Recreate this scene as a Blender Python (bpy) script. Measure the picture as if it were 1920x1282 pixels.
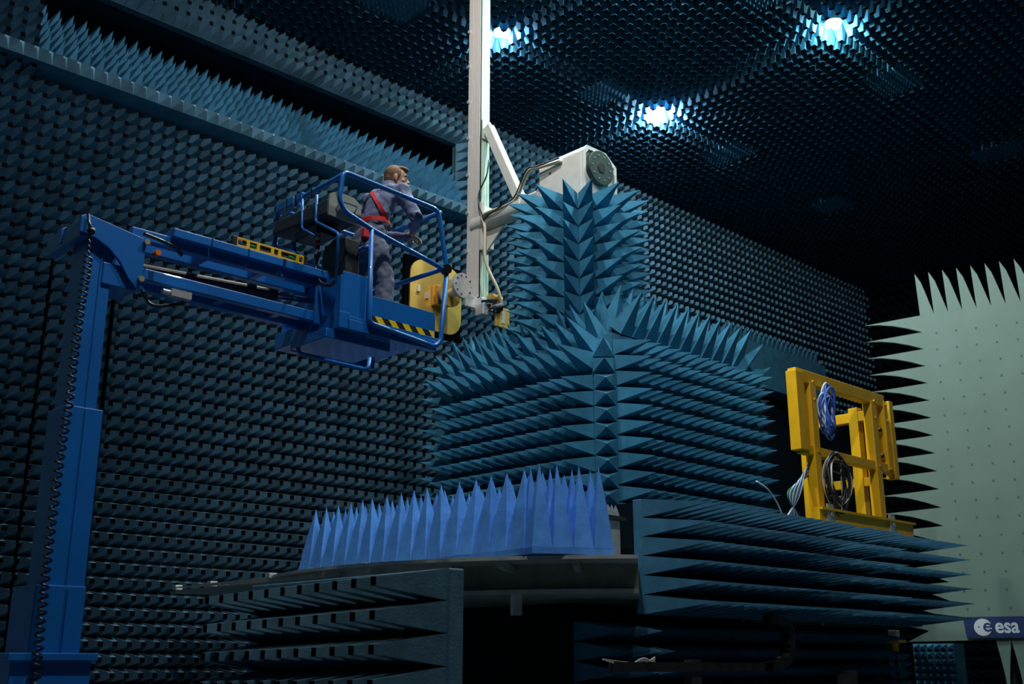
import bpy, math, random
import numpy as np
from mathutils import Vector, Matrix
random.seed(7); rng = np.random.default_rng(7)
for o in list(bpy.data.objects): bpy.data.objects.remove(o)
S = bpy.context.scene; COL = S.collection

# ---------------------------------------------------------------- camera
FPX = 2061.0; ZC = 1.6; HEAD = math.radians(46); PIT = math.radians(16.2)
CAM = np.array([0, 0, ZC])
FW = np.array([math.cos(HEAD)*math.cos(PIT), math.sin(HEAD)*math.cos(PIT), math.sin(PIT)])
RT = np.array([math.sin(HEAD), -math.cos(HEAD), 0.0]); UP = np.cross(RT, FW)
cd = bpy.data.cameras.new('camera'); cam = bpy.data.objects.new('camera', cd); COL.objects.link(cam)
cd.sensor_width = 36; cd.sensor_fit = 'HORIZONTAL'; cd.lens = FPX*36/1920
cam.matrix_world = Matrix(((RT[0], UP[0], -FW[0], 0), (RT[1], UP[1], -FW[1], 0), (RT[2], UP[2], -FW[2], ZC), (0, 0, 0, 1)))
cd.clip_end = 200; cd.dof.use_dof = True; cd.dof.focus_distance = 11.5; cd.dof.aperture_fstop = 2.0
S.camera = cam
# ---------------------------------------------------------------- world, exposure
w = bpy.data.worlds.new('chamber_dark'); S.world = w; w.use_nodes = True
w.node_tree.nodes['Background'].inputs[0].default_value = (0.05, 0.12, 0.2, 1)
w.node_tree.nodes['Background'].inputs[1].default_value = 0.012
S.view_settings.view_transform = 'Standard'; S.view_settings.look = 'None'
S.view_settings.exposure = 0.0; S.view_settings.gamma = 1.0; S.view_settings.use_curve_mapping = False
# ceiling lamps of the 4 m lamp grid that are switched on: x, y, watts, colour
TIPZ = 11.85
LAMPS = [
    (11.45, 12.1, 160, (0.86, 0.95, 1.0)),
    (15.55, 12.0, 750, (0.86, 0.95, 1.0)),
    (15.30, 8.0, 300, (0.60, 1.0, 0.92)),
    (7.30, 8.2, 1100, (1.0, 0.95, 0.88)),
    (11.40, 8.1, 1700, (0.76, 1.0, 0.98)),
    (7.30, 4.0, 900, (1.0, 0.97, 0.92)),
    (3.20, 4.0, 1400, (0.95, 0.98, 1.0)),
]
HATCHES = [(14.2, 12.15), (18.0, 12.1), (22.0, 12.0), (17.7, 8.15), (22.0, 8.1), (9.5, 12.6), (13.6, 8.15)]

# ---------------------------------------------------------------- helpers
def ray(x, y): return FW + RT*(x-960)/FPX - UP*(y-641)/FPX
def onX(x, y, X): r = ray(x, y); return CAM + r*X/r[0]
def onY(x, y, Y): r = ray(x, y); return CAM + r*Y/r[1]
def onZ(x, y, Z): r = ray(x, y); return CAM + r*(Z-ZC)/r[2]
def atF(x, y, F): r = ray(x, y); return CAM + r*F/(math.cos(HEAD)*r[0]+math.sin(HEAD)*r[1])
def proj(p):
    d = np.asarray(p, float)-CAM; z = d@FW
    return 960+FPX*(d@RT)/z, 641-FPX*(d@UP)/z, z
def V(*a): return np.array(a, float)
def nrm(v): v = np.asarray(v, float); return v/np.linalg.norm(v)

WM = {}
def finish(o, parent):
    COL.objects.link(o); WM[o] = o.matrix_basis.copy()
    if parent is not None:
        o.parent = parent; o.matrix_parent_inverse = WM[parent].inverted()
    return o
def thing(name, label, cat, loc, group=None):
    o = bpy.data.objects.new(name, None); o.location = loc; o.empty_display_size = .1
    finish(o, None); WM[o] = Matrix.Translation(Vector(loc)); tag(o, label, cat, group); return o
def tag(o, label, cat, group=None):
    o['label'] = label; o['category'] = cat
    if group: o['group'] = group
    return o

class MB:
    def __init__(s): s.v = []; s.f = []; s.m = []; s.n = 0
    def add(s, vs, fs, mi=0):
        vs = np.asarray(vs, float); s.v.append(vs)
        for f in fs: s.f.append([i+s.n for i in f]); s.m.append(mi)
        s.n += len(vs); return s
    def hexa(s, a, mi=0):   # 8 corners: bottom loop 0-3 then top loop 4-7
        return s.add(a, [(3, 2, 1, 0), (4, 5, 6, 7), (0, 1, 5, 4), (1, 2, 6, 5), (2, 3, 7, 6), (3, 0, 4, 7)], mi)
    def box(s, lo, hi, mi=0):
        (a, b, c), (d, e, f) = lo, hi
        return s.hexa([(a, b, c), (d, b, c), (d, e, c), (a, e, c), (a, b, f), (d, b, f), (d, e, f), (a, e, f)], mi)
    def bar(s, p0, p1, wd, ht, up=(0, 0, 1), mi=0):   # rectangular bar from p0 to p1; ht along 'up'
        p0 = V(*p0); p1 = V(*p1); d = nrm(p1-p0); u = V(*up); u = u-d*(u@d)
        if np.linalg.norm(u) < 1e-6: u = V(1, 0, 0)-d*d[0]
        u = nrm(u)*ht/2; r = nrm(np.cross(d, u))*wd/2
        return s.hexa([p0-u-r, p0-u+r, p0+u+r, p0+u-r, p1-u-r, p1-u+r, p1+u+r, p1+u-r], mi)
    def prism(s, poly, d, mi=0):   # polygon (3-D points) extruded by vector d
        a = np.array([V(*p) for p in poly]); n = len(a); b = a+V(*d)
        return s.add(np.vstack([a, b]), [tuple(range(n))[::-1], tuple(range(n, 2*n))]+[(i, (i+1) % n, n+(i+1) % n, n+i) for i in range(n)], mi)
    def tube(s, pts, r, k=8, closed=False, mi=0, fillet=0.0, rads=None):
        pts = [V(*p) for p in pts]
        if fillet > 0: pts = round_path(pts, fillet, closed)
        P = np.array(pts); n = len(P)
        T = np.zeros_like(P)
        for i in range(n):
            a = P[(i-1) % n] if (closed or i > 0) else P[i]; b = P[(i+1) % n] if (closed or i < n-1) else P[i]
            T[i] = nrm(b-a)
        u = np.cross(T[0], V(.31, .2, .93)); u = nrm(u); vs = []
        for i in range(n):
            u = nrm(u-T[i]*(u@T[i])); q = np.cross(T[i], u); rr = rads[i] if rads is not None else r
            for j in range(k):
                t = 2*math.pi*j/k; vs.append(P[i]+rr*(math.cos(t)*u+math.sin(t)*q))
        fs = []
        for i in range(n if closed else n-1):
            a = i*k; b = ((i+1) % n)*k
            for j in range(k): fs.append((a+j, a+(j+1) % k, b+(j+1) % k, b+j))
        if not closed: fs += [tuple(range(k))[::-1], tuple((n-1)*k+j for j in range(k))]
        return s.add(vs, fs, mi)
    def cyl(s, p0, p1, r, k=16, mi=0, r1=None):
        return s.tube([p0, p1], r, k, mi=mi, rads=[r, r if r1 is None else r1])
    def ell(s, c, rad, axes=None, k=16, l=10, mi=0):
        A = np.eye(3) if axes is None else np.array(axes, float)
        vs = [V(*c)-A[2]*rad[2]]
        for i in range(1, l):
            ph = -math.pi/2+math.pi*i/l
            for j in range(k):
                t = 2*math.pi*j/k
                vs.append(V(*c)+A[0]*rad[0]*math.cos(ph)*math.cos(t)+A[1]*rad[1]*math.cos(ph)*math.sin(t)+A[2]*rad[2]*math.sin(ph))
        vs.append(V(*c)+A[2]*rad[2]); n = len(vs); fs = []
        for j in range(k): fs.append((0, 1+(j+1) % k, 1+j)); fs.append((n-1, n-1-k+j, n-1-k+(j+1) % k))
        for i in range(l-2):
            for j in range(k): a = 1+i*k; fs.append((a+j, a+(j+1) % k, a+k+(j+1) % k, a+k+j))
        return s.add(vs, fs, mi)
    def loft(s, rings, k=18, mi=0):  # rings: (centre, half-axis a, half-axis b)
        vs = []
        for c, a, b in rings:
            for j in range(k):
                t = 2*math.pi*j/k; vs.append(V(*c)+V(*a)*math.cos(t)+V(*b)*math.sin(t))
        n = len(rings); fs = [tuple(range(k))[::-1], tuple((n-1)*k+j for j in range(k))]
        for i in range(n-1):
            for j in range(k): fs.append((i*k+j, i*k+(j+1) % k, (i+1)*k+(j+1) % k, (i+1)*k+j))
        return s.add(vs, fs, mi)
    def mesh(s, name, mats, smooth=False):
        me = bpy.data.meshes.new(name)
        me.from_pydata([tuple(p) for p in np.vstack(s.v)], [], s.f)
        for m in (mats if isinstance(mats, (list, tuple)) else [mats]): me.materials.append(m)
        me.polygons.foreach_set('material_index', s.m)
        if smooth: me.polygons.foreach_set('use_smooth', [True]*len(me.polygons))
        me.update(); return me
    def build(s, name, mats, parent=None, smooth=False, bevel=0, label=None, remesh=0):
        o = bpy.data.objects.new(name, s.mesh(name, mats, smooth))
        if bevel:
            b = o.modifiers.new('bevel', 'BEVEL'); b.width = bevel; b.segments = 2; b.limit_method = 'ANGLE'; b.angle_limit = math.radians(40)
        if remesh:
            r = o.modifiers.new('remesh', 'REMESH'); r.mode = 'VOXEL'; r.voxel_size = remesh; r.use_smooth_shade = True
            c = o.modifiers.new('smooth', 'SMOOTH'); c.factor = .5; c.iterations = 4
        if label: o['label'] = label
        return finish(o, parent)
def round_path(pts, r, closed=False, k=5):
    out = []; n = len(pts)
    for i, p in enumerate(pts):
        if not closed and i in (0, n-1): out.append(p); continue
        a = pts[(i-1) % n]; b = pts[(i+1) % n]; la = np.linalg.norm(a-p); lb = np.linalg.norm(b-p)
        q = min(r, la*.45, lb*.45); A = p+(a-p)/la*q; B = p+(b-p)/lb*q
        for t in np.linspace(0, 1, k+1): out.append((1-t)**2*A+2*t*(1-t)*p+t*t*B)
    return out
def spline(pts, k=8):
    P = [V(*p) for p in pts]; P = [2*P[0]-P[1]]+P+[2*P[-1]-P[-2]]; out = []
    for i in range(1, len(P)-2):
        for t in np.linspace(0, 1, k, endpoint=False):
            a, b, c, d = P[i-1:i+3]
            out.append(.5*((2*b)+(c-a)*t+(2*a-5*b+4*c-d)*t*t+(3*b-a-3*c+d)*t**3))
    out.append(P[-2]); return out

# ---------------------------------------------------------------- materials
def mat(name, col, rough=.6, metal=0, var=0.0, vscale=6, bump=0.0, bscale=60, spec=.5, coat=0, emit=None, piece=0.0):
    m = bpy.data.materials.new(name); m.use_nodes = True; nt = m.node_tree; N = nt.nodes; Lk = nt.links
    b = N['Principled BSDF']; b.inputs['Roughness'].default_value = rough; b.inputs['Metallic'].default_value = metal
    b.inputs['Specular IOR Level'].default_value = spec; b.inputs['Coat Weight'].default_value = coat
    c4 = (*col, 1); b.inputs['Base Color'].default_value = c4
    tc = N.new('ShaderNodeTexCoord')
    if var or piece:
        no = N.new('ShaderNodeTexNoise'); no.inputs['Scale'].default_value = vscale; no.inputs['Detail'].default_value = 5
        ge = N.new('ShaderNodeNewGeometry'); Lk.new(ge.outputs['Position'], no.inputs['Vector'])
        hs = N.new('ShaderNodeHueSaturation'); hs.inputs['Color'].default_value = c4
        mr = N.new('ShaderNodeMapRange'); mr.inputs[1].default_value = .3; mr.inputs[2].default_value = .7
        mr.inputs[3].default_value = 1-var; mr.inputs[4].default_value = 1+var; Lk.new(no.outputs['Fac'], mr.inputs[0])
        out = mr.outputs[0]
        if piece:
            oi = N.new('ShaderNodeObjectInfo'); ad = N.new('ShaderNodeMath'); ad.operation = 'ADD'
            Lk.new(oi.outputs['Random'], ad.inputs[0]); Lk.new(ge.outputs['Random Per Island'], ad.inputs[1])
            fr = N.new('ShaderNodeMath'); fr.operation = 'FRACT'; Lk.new(ad.outputs[0], fr.inputs[0])
            m2 = N.new('ShaderNodeMapRange'); m2.inputs[3].default_value = 1-piece; m2.inputs[4].default_value = 1+piece; Lk.new(fr.outputs[0], m2.inputs[0])
            mu = N.new('ShaderNodeMath'); mu.operation = 'MULTIPLY'; Lk.new(out, mu.inputs[0]); Lk.new(m2.outputs[0], mu.inputs[1]); out = mu.outputs[0]
        Lk.new(out, hs.inputs['Value']); Lk.new(hs.outputs['Color'], b.inputs['Base Color'])
    if bump:
        n2 = N.new('ShaderNodeTexNoise'); n2.inputs['Scale'].default_value = bscale; n2.inputs['Detail'].default_value = 3
        g2 = N.new('ShaderNodeNewGeometry'); Lk.new(g2.outputs['Position'], n2.inputs['Vector'])
        bp = N.new('ShaderNodeBump'); bp.inputs['Strength'].default_value = bump; bp.inputs['Distance'].default_value = .01
        Lk.new(n2.outputs['Fac'], bp.inputs['Height']); Lk.new(bp.outputs[0], b.inputs['Normal'])
    if emit:
        b.inputs['Emission Color'].default_value = (*emit[0], 1); b.inputs['Emission Strength'].default_value = emit[1]
    return m
M = {}
M['wallfoam'] = mat('wall_foam', (.062, .138, .20), .85, var=.25, vscale=3, bump=.15, spec=.25, piece=.16)
M['blackfoam'] = mat('black_foam', (.0015, .0018, .002), 1.0, spec=0)
M['ceilfoam'] = mat('ceiling_foam', (.028, .11, .19), .85, var=.2, vscale=3, spec=.2, piece=.12)
M['hatchfoam'] = mat('hatch_foam', (.05, .19, .31), .85, var=.15, vscale=5, spec=.2)
M['leftfoam'] = mat('barrier_foam_lit', (.075, .165, .215), .8, var=.25, vscale=6, bump=.2, spec=.3, piece=.1)  # barrier foam made paler, so the light on its top is in the colour
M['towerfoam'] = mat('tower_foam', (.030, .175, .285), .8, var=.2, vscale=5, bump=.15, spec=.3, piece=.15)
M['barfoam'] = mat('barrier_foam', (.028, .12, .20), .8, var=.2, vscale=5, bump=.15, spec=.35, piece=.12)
M['bedfoam'] = mat('bright_blue_foam', (.07, .24, .62), .8, var=.15, vscale=7, bump=.3, bscale=90, spec=.25, piece=.08)
M['smallfoam'] = mat('grey_foam', (.16, .19, .22), .85, var=.2, vscale=20)
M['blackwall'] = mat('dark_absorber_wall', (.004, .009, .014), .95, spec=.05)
M['floor'] = mat('floor_paint', (.07, .10, .13), .7, var=.2, vscale=2)
M['liftblue'] = mat('lift_blue_paint', (.004, .125, .42), .38, var=.12, vscale=2.5, bump=.05, bscale=120, coat=.25)
M['white'] = mat('white_paint', (.50, .50, .455), .45, var=.07, vscale=9, bump=.05, bscale=30)
M['mastwhite'] = mat('mast_white', (.52, .485, .45), .45)  # warm light on the mast's left side is put into this white
M['alu'] = mat('aluminium_green_lit', (.36, .46, .38), .45, metal=.25)  # greenish lamp light on the mast front is painted into the metal colour
M['steel'] = mat('steel', (.55, .55, .54), .4, metal=.5, var=.1, vscale=20)
M['chrome'] = mat('chrome', (.8, .8, .8), .12, metal=1)
M['darksteel'] = mat('dark_steel', (.055, .06, .062), .45, metal=.6, var=.2, vscale=8)
M['greenblack'] = mat('dark_green_disc', (.018, .035, .028), .5, var=.25, vscale=20)
M['gold'] = mat('gold_alodine', (.58, .37, .085), .42, metal=.55, var=.12, vscale=5)
M['golddark'] = mat('gold_anodised', (.55, .32, .07), .3, metal=.7)
M['black'] = mat('black_plastic', (.012, .012, .013), .45, var=.1)
M['rubber'] = mat('black_rubber', (.01, .01, .01), .3, spec=.6)
M['console'] = mat('grey_console', (.26, .27, .22), .5, var=.08)
M['consoledark'] = mat('dark_console', (.028, .030, .034), .55, var=.2, vscale=15)
M['yellow'] = mat('yellow_paint', (.80, .42, .006), .42, var=.08, vscale=5, bump=.04, bscale=90)
M['levelyellow'] = mat('level_yellow', (.85, .47, .01), .4)
M['vial'] = mat('green_vial', (.02, .22, .12), .15)
M['stripeyellow'] = mat('stripe_yellow', (.85, .60, .01), .5)
M['stripeblack'] = mat('stripe_black', (.01, .01, .01), .5)
M['reflector'] = mat('reflector_skin', (.135, .20, .165), .55, var=.06, vscale=2)
M['dot'] = mat('fastener_dot', (.06, .10, .09), .6)
M['signblue'] = mat('sign_blue', (.004, .022, .105), .5)
M['signwhite'] = mat('sign_white', (.62, .66, .70), .5)
M['skin'] = mat('skin', (.55, .30, .19), .55, var=.06, vscale=30)
M['hair'] = mat('brown_hair', (.20, .105, .045), .65, var=.35, vscale=120, bump=.5, bscale=180)
M['coverall'] = mat('blue_grey_coverall', (.19, .21, .32), .85, var=.12, vscale=9, bump=.8, bscale=22, spec=.2)
M['pants'] = mat('grey_work_trousers', (.135, .155, .21), .85, var=.08, vscale=5, bump=.4, bscale=14, spec=.2)
M['harness'] = mat('red_webbing', (.62, .018, .016), .6)
M['shirt'] = mat('white_shirt', (.7, .72, .75), .8)
M['eye'] = mat('eye', (.05, .03, .02), .2)
M['bluecable'] = mat('blue_cable', (.03, .10, .42), .45)
M['whitecable'] = mat('pale_cable', (.62, .68, .75), .45)
M['blackcable'] = mat('black_cable', (.018, .02, .022), .4)
M['beigecable'] = mat('beige_cable', (.55, .47, .33), .45)
M['greencable'] = mat('green_cable', (.02, .16, .05), .45)
M['orange'] = mat('orange_plastic', (.75, .16, .01), .4)
M['lamp'] = mat('lamp_glow', (1, 1, 1), .5, emit=((.95, 1, 1), 60))
M['platemetal'] = mat('platform_metal', (.5, .5, .46), .4, metal=.5, var=.15, vscale=6)
M['drum'] = mat('drum_metal', (.20, .185, .15), .5, metal=.3, var=.25, vscale=5)

# ---------------------------------------------------------------- absorber pyramids
def pyr_tpl(b, L, t=0, bh=None, curve=0):
    h = b/2; g = (bh or b)/2
    base = [(-h, -g, 0), (h, -g, 0), (h, g, 0), (-h, g, 0)]
    if t:
        q = t/2; vs = base+[(-q, -q, L), (q, -q, L), (q, q, L), (-q, q, L)]
        return np.array(vs), [(0, 1, 5, 4), (1, 2, 6, 5), (2, 3, 7, 6), (3, 0, 4, 7), (4, 5, 6, 7)], [0, 0, 0, 0, 1]
    if curve:   # slight waist: faces bow in towards the tip
        a = .5-curve; vs = base+[(x*a, y*a, L*.5) for x, y, z in base]+[(0, 0, L)]
        return np.array(vs), [(0, 1, 5, 4), (1, 2, 6, 5), (2, 3, 7, 6), (3, 0, 4, 7), (4, 5, 8), (5, 6, 8), (6, 7, 8), (7, 4, 8)], [0]*8
    return np.array(base+[(0, 0, L)]), [(0, 1, 4), (1, 2, 4), (2, 3, 4), (3, 0, 4)], [0]*4
def frame_mat(p, n, up=(0, 0, 1)):
    n = nrm(n); u = V(*up); u = u-n*(u@n)
    if np.linalg.norm(u) < 1e-4: u = V(1, 0, 0)-n*n[0]
    u = nrm(u); x = np.cross(u, n); A = np.eye(4); A[:3, 0] = x; A[:3, 1] = u; A[:3, 2] = n; A[:3, 3] = p
    return A
def pyramids(parent, name, tpl, mats_, frames, limit=300, stuffname=None, indiv=True):
    vs, fs, mi = tpl; L = vs[:, 2].max()
    def key(A):
        p = A[:3, 3]+A[:3, 2]*L; x, y, z = proj(p)
        vis = -25 < x < 1945 and -25 < y < 1307 and z > 0
        face = (A[:3, 2]@nrm(CAM-A[:3, 3])) > -.35
        return (0 if vis and face else 1, z)
    frames = sorted(frames, key=key); me = None
    head = frames[:limit] if indiv else []
    if head:
        me = bpy.data.meshes.new(name); me.from_pydata([tuple(v) for v in vs], [], fs)
        for m in mats_: me.materials.append(m)
        me.polygons.foreach_set('material_index', mi); me.update()
    for A in head:
        o = bpy.data.objects.new(name, me); j = A.copy()
        tw = rng.normal(0, .012, 2); R = np.eye(3); R[0, 2] = tw[0]; R[1, 2] = tw[1]
        j[:3, :3] = A[:3, :3]@R
        q = np.linalg.qr(j[:3, :3])[0]; q *= np.sign((q*A[:3, :3]).sum(0)); j[:3, :3] = q
        o.matrix_basis = Matrix(j.tolist()); finish(o, parent)
    rest = frames[limit:] if indiv else frames
    if rest:
        F = np.array(rest); W = np.einsum('nij,vj->nvi', F[:, :3, :3], vs)+F[:, None, :3, 3]
        nv = len(vs); me2 = bpy.data.meshes.new(stuffname or name+'_field')
        fl = [[i+k*nv for i in f] for k in range(len(F)) for f in fs]
        me2.from_pydata(W.reshape(-1, 3).tolist(), [], fl)
        for m in mats_: me2.materials.append(m)
        me2.polygons.foreach_set('material_index', mi*len(F)); me2.update()
        o = bpy.data.objects.new(stuffname or name+'_field', me2); o['kind'] = 'stuff'; finish(o, parent)
def struct(o): o['kind'] = 'structure'; return o
def inview(p, m=60):
    x, y, z = proj(p); return z > 0.5 and -m < x < 1920+m and -m < y < 1282+m

# ---------------------------------------------------------------- room shell
X0, X1, Y0, Y1, ZT = -7.0, 28.7, -9.0, 14.84, TIPZ+.30
struct(MB().box((X0, Y0, -.1), (X1, Y1+2.5, 0)).build('floor', M['floor']))
struct(MB().box((X0-.2, Y0, 0), (X0, Y1, ZT)).build('wall_front', M['blackwall']))
struct(MB().box((X0, Y0-.2, 0), (X1, Y0, ZT)).build('wall_right', M['blackwall']))
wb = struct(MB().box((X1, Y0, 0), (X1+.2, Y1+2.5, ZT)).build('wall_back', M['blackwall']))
OX0, OX1, OZ0, OZ1 = 4.75, 12.85, 9.75, 11.32
wl = MB()
wl.box((X0, Y1, 0), (X1, Y1+.15, OZ0)).box((X0, Y1, OZ1), (X1, Y1+.15, ZT)).box((X0, Y1, OZ0), (OX0, Y1+.15, OZ1)).box((OX1, Y1, OZ0), (X1, Y1+.15, OZ1))
wall = struct(wl.build('wall_left', M['wallfoam']))
ceil = struct(MB().box((X0, Y0, ZT), (X1, Y1+2.5, ZT+.15)).build('ceiling', M['ceilfoam']))
# left wall: truncated pyramids, tips at Y = 14.5
fr = []
b = .2
for iz in range(4, 61):
    z = iz*b+.02
    for ix in range(int(2.4/b), int(28.5/b)):
        x = ix*b+.1
        if OX0-.05 < x < OX1+.05 and 9.60 < z < OZ1: continue
        if 20.9 < x < 25.5 and 7.9 < z < 9.35: continue
        if x > 20.4 and z < 7.95: continue
        if z > ZT-.15: continue
        p = V(x, Y1, z)
        if inview(p-V(0, .34, 0)) or inview(p): fr.append(frame_mat(p, (0, -1, 0)))
pyramids(wall, 'absorber_pyramid', pyr_tpl(b*.99, .34, .068), [M['wallfoam'], M['blackfoam']], fr, stuffname='absorber_pyramid_field')
dr = MB().box((20.35, Y1-.06, 0), (X1, Y1, 7.92)).box((20.35, Y1-.30, 0), (20.5, Y1-.06, 7.92)).build('dark_opening_panel', M['blackwall']); struct(dr)  # black panel stands in for the darkness of the opening below the ledge
# end wall beyond the reflector
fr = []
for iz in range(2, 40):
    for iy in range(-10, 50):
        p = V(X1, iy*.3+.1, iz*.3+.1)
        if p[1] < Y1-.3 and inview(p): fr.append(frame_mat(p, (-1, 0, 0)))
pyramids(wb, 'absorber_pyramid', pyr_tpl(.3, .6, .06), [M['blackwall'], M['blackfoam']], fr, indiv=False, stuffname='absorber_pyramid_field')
# ceiling pyramids with openings for lamps and hatches
fr = []; fr2 = []
lampxy = [(l[0], l[1]) for l in LAMPS]
for ix in range(int(2/b), int(28.6/b)):
    for iy in range(int(-2/b), int(14.9/b)):
        x = ix*b+.1; y = iy*b+.1; p = V(x, y, ZT)
        if not inview(p-V(0, 0, .4)): continue
        if any(abs(x-h[0]) < .42 and abs(y-h[1]) < .42 for h in HATCHES):
            for a in (-.05, .05):
                for c in (-.05, .05): fr2.append(frame_mat(p+V(a, c, -.17), (0, 0, -1), (0, 1, 0)))
            continue
        if any(math.hypot(x-l[0], y-l[1]) < .24 for l in lampxy): continue
        fr.append(frame_mat(p, (0, 0, -1), (0, 1, 0)))
pyramids(ceil, 'absorber_pyramid', pyr_tpl(b*.99, .3, .075), [M['ceilfoam'], M['blackfoam']], fr, stuffname='absorber_pyramid_field')
for h in HATCHES:
    hx0 = [math.floor((h[i]-.42-.1)/b+1)*b for i in (0, 1)]; MB().box((hx0[0], hx0[1], ZT-.17), (hx0[0]+4*b, hx0[1]+4*b, ZT)).build('hatch_panel', M['hatchfoam'], ceil)
pyramids(ceil, 'hatch_pyramid', pyr_tpl(.1, .13), [M['hatchfoam']], fr2, indiv=False, stuffname='hatch_pyramid_field')
# smooth band, cornice of small wedges and the long recess above it
band = MB().box((X0, 14.37, 9.64), (OX1+.3, Y1, 9.80)).build('shelf_soffit', M['ceilfoam'], wall)
fr = []
for i in range(int((OX1-2.5)/.2)):
    fr.append(frame_mat(V(2.6+i*.2, 14.37, 9.74), (0, -1, 0)))
pyramids(wall, 'cornice_wedge', pyr_tpl(.198, .15, .03), [M['wallfoam'], M['wallfoam']], fr)
rec = MB()
rec.prism([(OX0, 14.70, 9.74), (OX0, 14.74, 9.84), (OX0, 15.14, 10.62), (OX0, 15.35, 10.62), (OX0, 15.35, 9.74)], (OX1-OX0, 0, 0))
rec.box((OX0, 16.9, 9.5), (OX1+.6, 17.0, 13.6)).box((OX1+.5, 15.15, 9.5), (OX1+.6, 16.9, 13.6)).box((OX0-1.5, 15.15, 9.5), (OX0-1.4, 16.9, 13.6))
rec.build('recess_lining', M['ceilfoam'], wall)
fr = []
for i in range(int((OX1-OX0)/.2)):
    for k in range(5):
        fr.append(frame_mat(V(OX0+.1+i*.2, 14.78+k*.085, 9.92+k*.16), (0, -.86, .50), (0, .5, .86)))
pyramids(wall, 'recess_sill_pyramid', pyr_tpl(.2, .42), [M['ceilfoam']], fr, stuffname='recess_sill_pyramid_field')
fr = []
for i in range(int((OX1+.5-OX0+1.4)/.1)):
    for k in range(30):
        fr.append(frame_mat(V(OX0-1.35+i*.1, 16.9, 10.6+k*.1), (0, -1, 0)))
for i in range(17):
    for k in range(30): fr.append(frame_mat(V(OX1+.5, 15.2+i*.1, 10.6+k*.1), (-1, 0, 0)))
pyramids(wall, 'recess_back_pyramid', pyr_tpl(.1, .12), [M['ceilfoam']], fr, indiv=False, stuffname='recess_back_pyramid_field')
# dark vertical seams of the wall panels
for (xa, ya), (xb, yb) in (((112, 455), (8, 1230)), ((243, 555), (160, 1080))):
    p = onY(xa, ya, 14.47); q = onY(xb, yb, 14.47)
    MB().box((q[0]-.010, 14.46, .5), (q[0]+.010, 14.55, p[2])).build('panel_seam', M['blackfoam'], wall)
# boxed ledge on the far part of the wall
lg = thing('wall_ledge', 'dark blue boxed ledge with spiked rim high on the far wall right of the tower', 'ledge', (23.2, 15, 7.9))
MB().box((20.95, 14.35, 7.95), (25.3, 15.0, 9.05)).build('panel', M['barfoam'], lg, bevel=.02)
fr = [frame_mat(V(21.05+i*.2, 14.6, 9.07), (0, -.5, .86)) for i in range(21)]+[frame_mat(V(25.3, 14.6, 8.05+i*.2), (.95, -.3, 0)) for i in range(5)]
pyramids(lg, 'rim_pyramid', pyr_tpl(.198, .4), [M['barfoam']], fr)

# ---------------------------------------------------------------- ceiling lamps
LN = ['behind the white mast', 'directly above the white positioner head', 'at the upper right of the ceiling', 'above the lift basket', 'above the spiked tower',
      'above the blue spiked bed', 'high above the lift mast']
for (x, y, pw, col), ln in zip(LAMPS, LN):
    t = thing('ceiling_lamp', 'glowing round floodlight recessed among the ceiling pyramids '+ln, 'ceiling lamp', (x, y, ZT), 'ceiling floodlights')
    MB().cyl((x, y, ZT), (x, y, ZT-.16), .15, 20).build('housing', M['darksteel'], t)
    g = MB()
    for k in range(3):
        a = k*2.094; g.ell((x+.075*math.cos(a), y+.075*math.sin(a), ZT-.19), (.07, .07, .05), k=12, l=8)
    g.build('bulb_cluster', M['lamp'], t, smooth=True)
    ld = bpy.data.lights.new('lamp_light', 'POINT'); ld.energy = pw; ld.color = col; ld.shadow_soft_size = .12
    lo = bpy.data.objects.new('lamp_light', ld); lo.matrix_basis = Matrix.Translation((x, y, ZT-.27)); finish(lo, t)

# ---------------------------------------------------------------- turntable platform
TC = V(11.0, 9.7); PZ = 2.55
pf = thing('turntable_platform', 'round grey metal turntable platform carrying the spiked tower and the blue bed', 'platform', (TC[0], TC[1], 0))
def disc(mb, r, z0, z1, k=72, c=TC, a0=0, a1=2*math.pi):
    return mb.prism([(c[0]+r*math.cos(a0+(a1-a0)*i/k), c[1]+r*math.sin(a0+(a1-a0)*i/k), z0) for i in range(k)], (0, 0, z1-z0))
def sector(mb, r, z0, z1, k=90):    # the part of the disc left of the barrier's end
    P = [(TC[0]+r*math.cos(t), TC[1]+r*math.sin(t)) for t in np.linspace(0, 2*math.pi, k, endpoint=False)]; out = []
    g = lambda q: min(q[1]-.826*q[0], 1e9)
    for p, q in zip(P, P[1:]+P[:1]):
        if g(p) >= 0: out.append(p)
        if (g(p) >= 0) != (g(q) >= 0):
            t = g(p)/(g(p)-g(q)); out.append((p[0]+(q[0]-p[0])*t, p[1]+(q[1]-p[1])*t))
    return mb.prism([(x, y, z0) for x, y in out], (0, 0, z1-z0))
sector(MB(), 4.30, PZ-.035, PZ).build('deck_plate', M['platemetal'], pf)
sector(MB(), 3.75, 2.27, PZ-.035).build('drum', M['drum'], pf)
sector(MB(), 3.85, 2.225, 2.27).build('lower_flange', M['platemetal'], pf)
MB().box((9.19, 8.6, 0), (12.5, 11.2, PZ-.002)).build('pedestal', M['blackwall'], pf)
P3 = onZ(320, 1102, PZ); P2 = onZ(700, 1059, PZ)
MB().prism([(P2[0], P2[1], PZ-.075), (P3[0], P3[1], PZ-.075), (P3[0]+1.2, P3[1]-.3, PZ-.075), (9.0, 12.6, PZ-.075), (8.0, 9.0, PZ-.075)][::-1], (0, 0, .03)).build('walkway_plate', M['platemetal'], pf)
Q1 = onZ(845, 1052, PZ)
sk = MB()
for a_, b_, ha, hb in ((P3, P2, .01, .10), (P2, Q1, .10, .085)):
    o_ = V(-.02, -.02, 0); sk.prism([a_+o_, b_+o_, b_+o_-V(0, 0, hb), a_+o_-V(0, 0, ha)], (.015, .01, 0))
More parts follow.
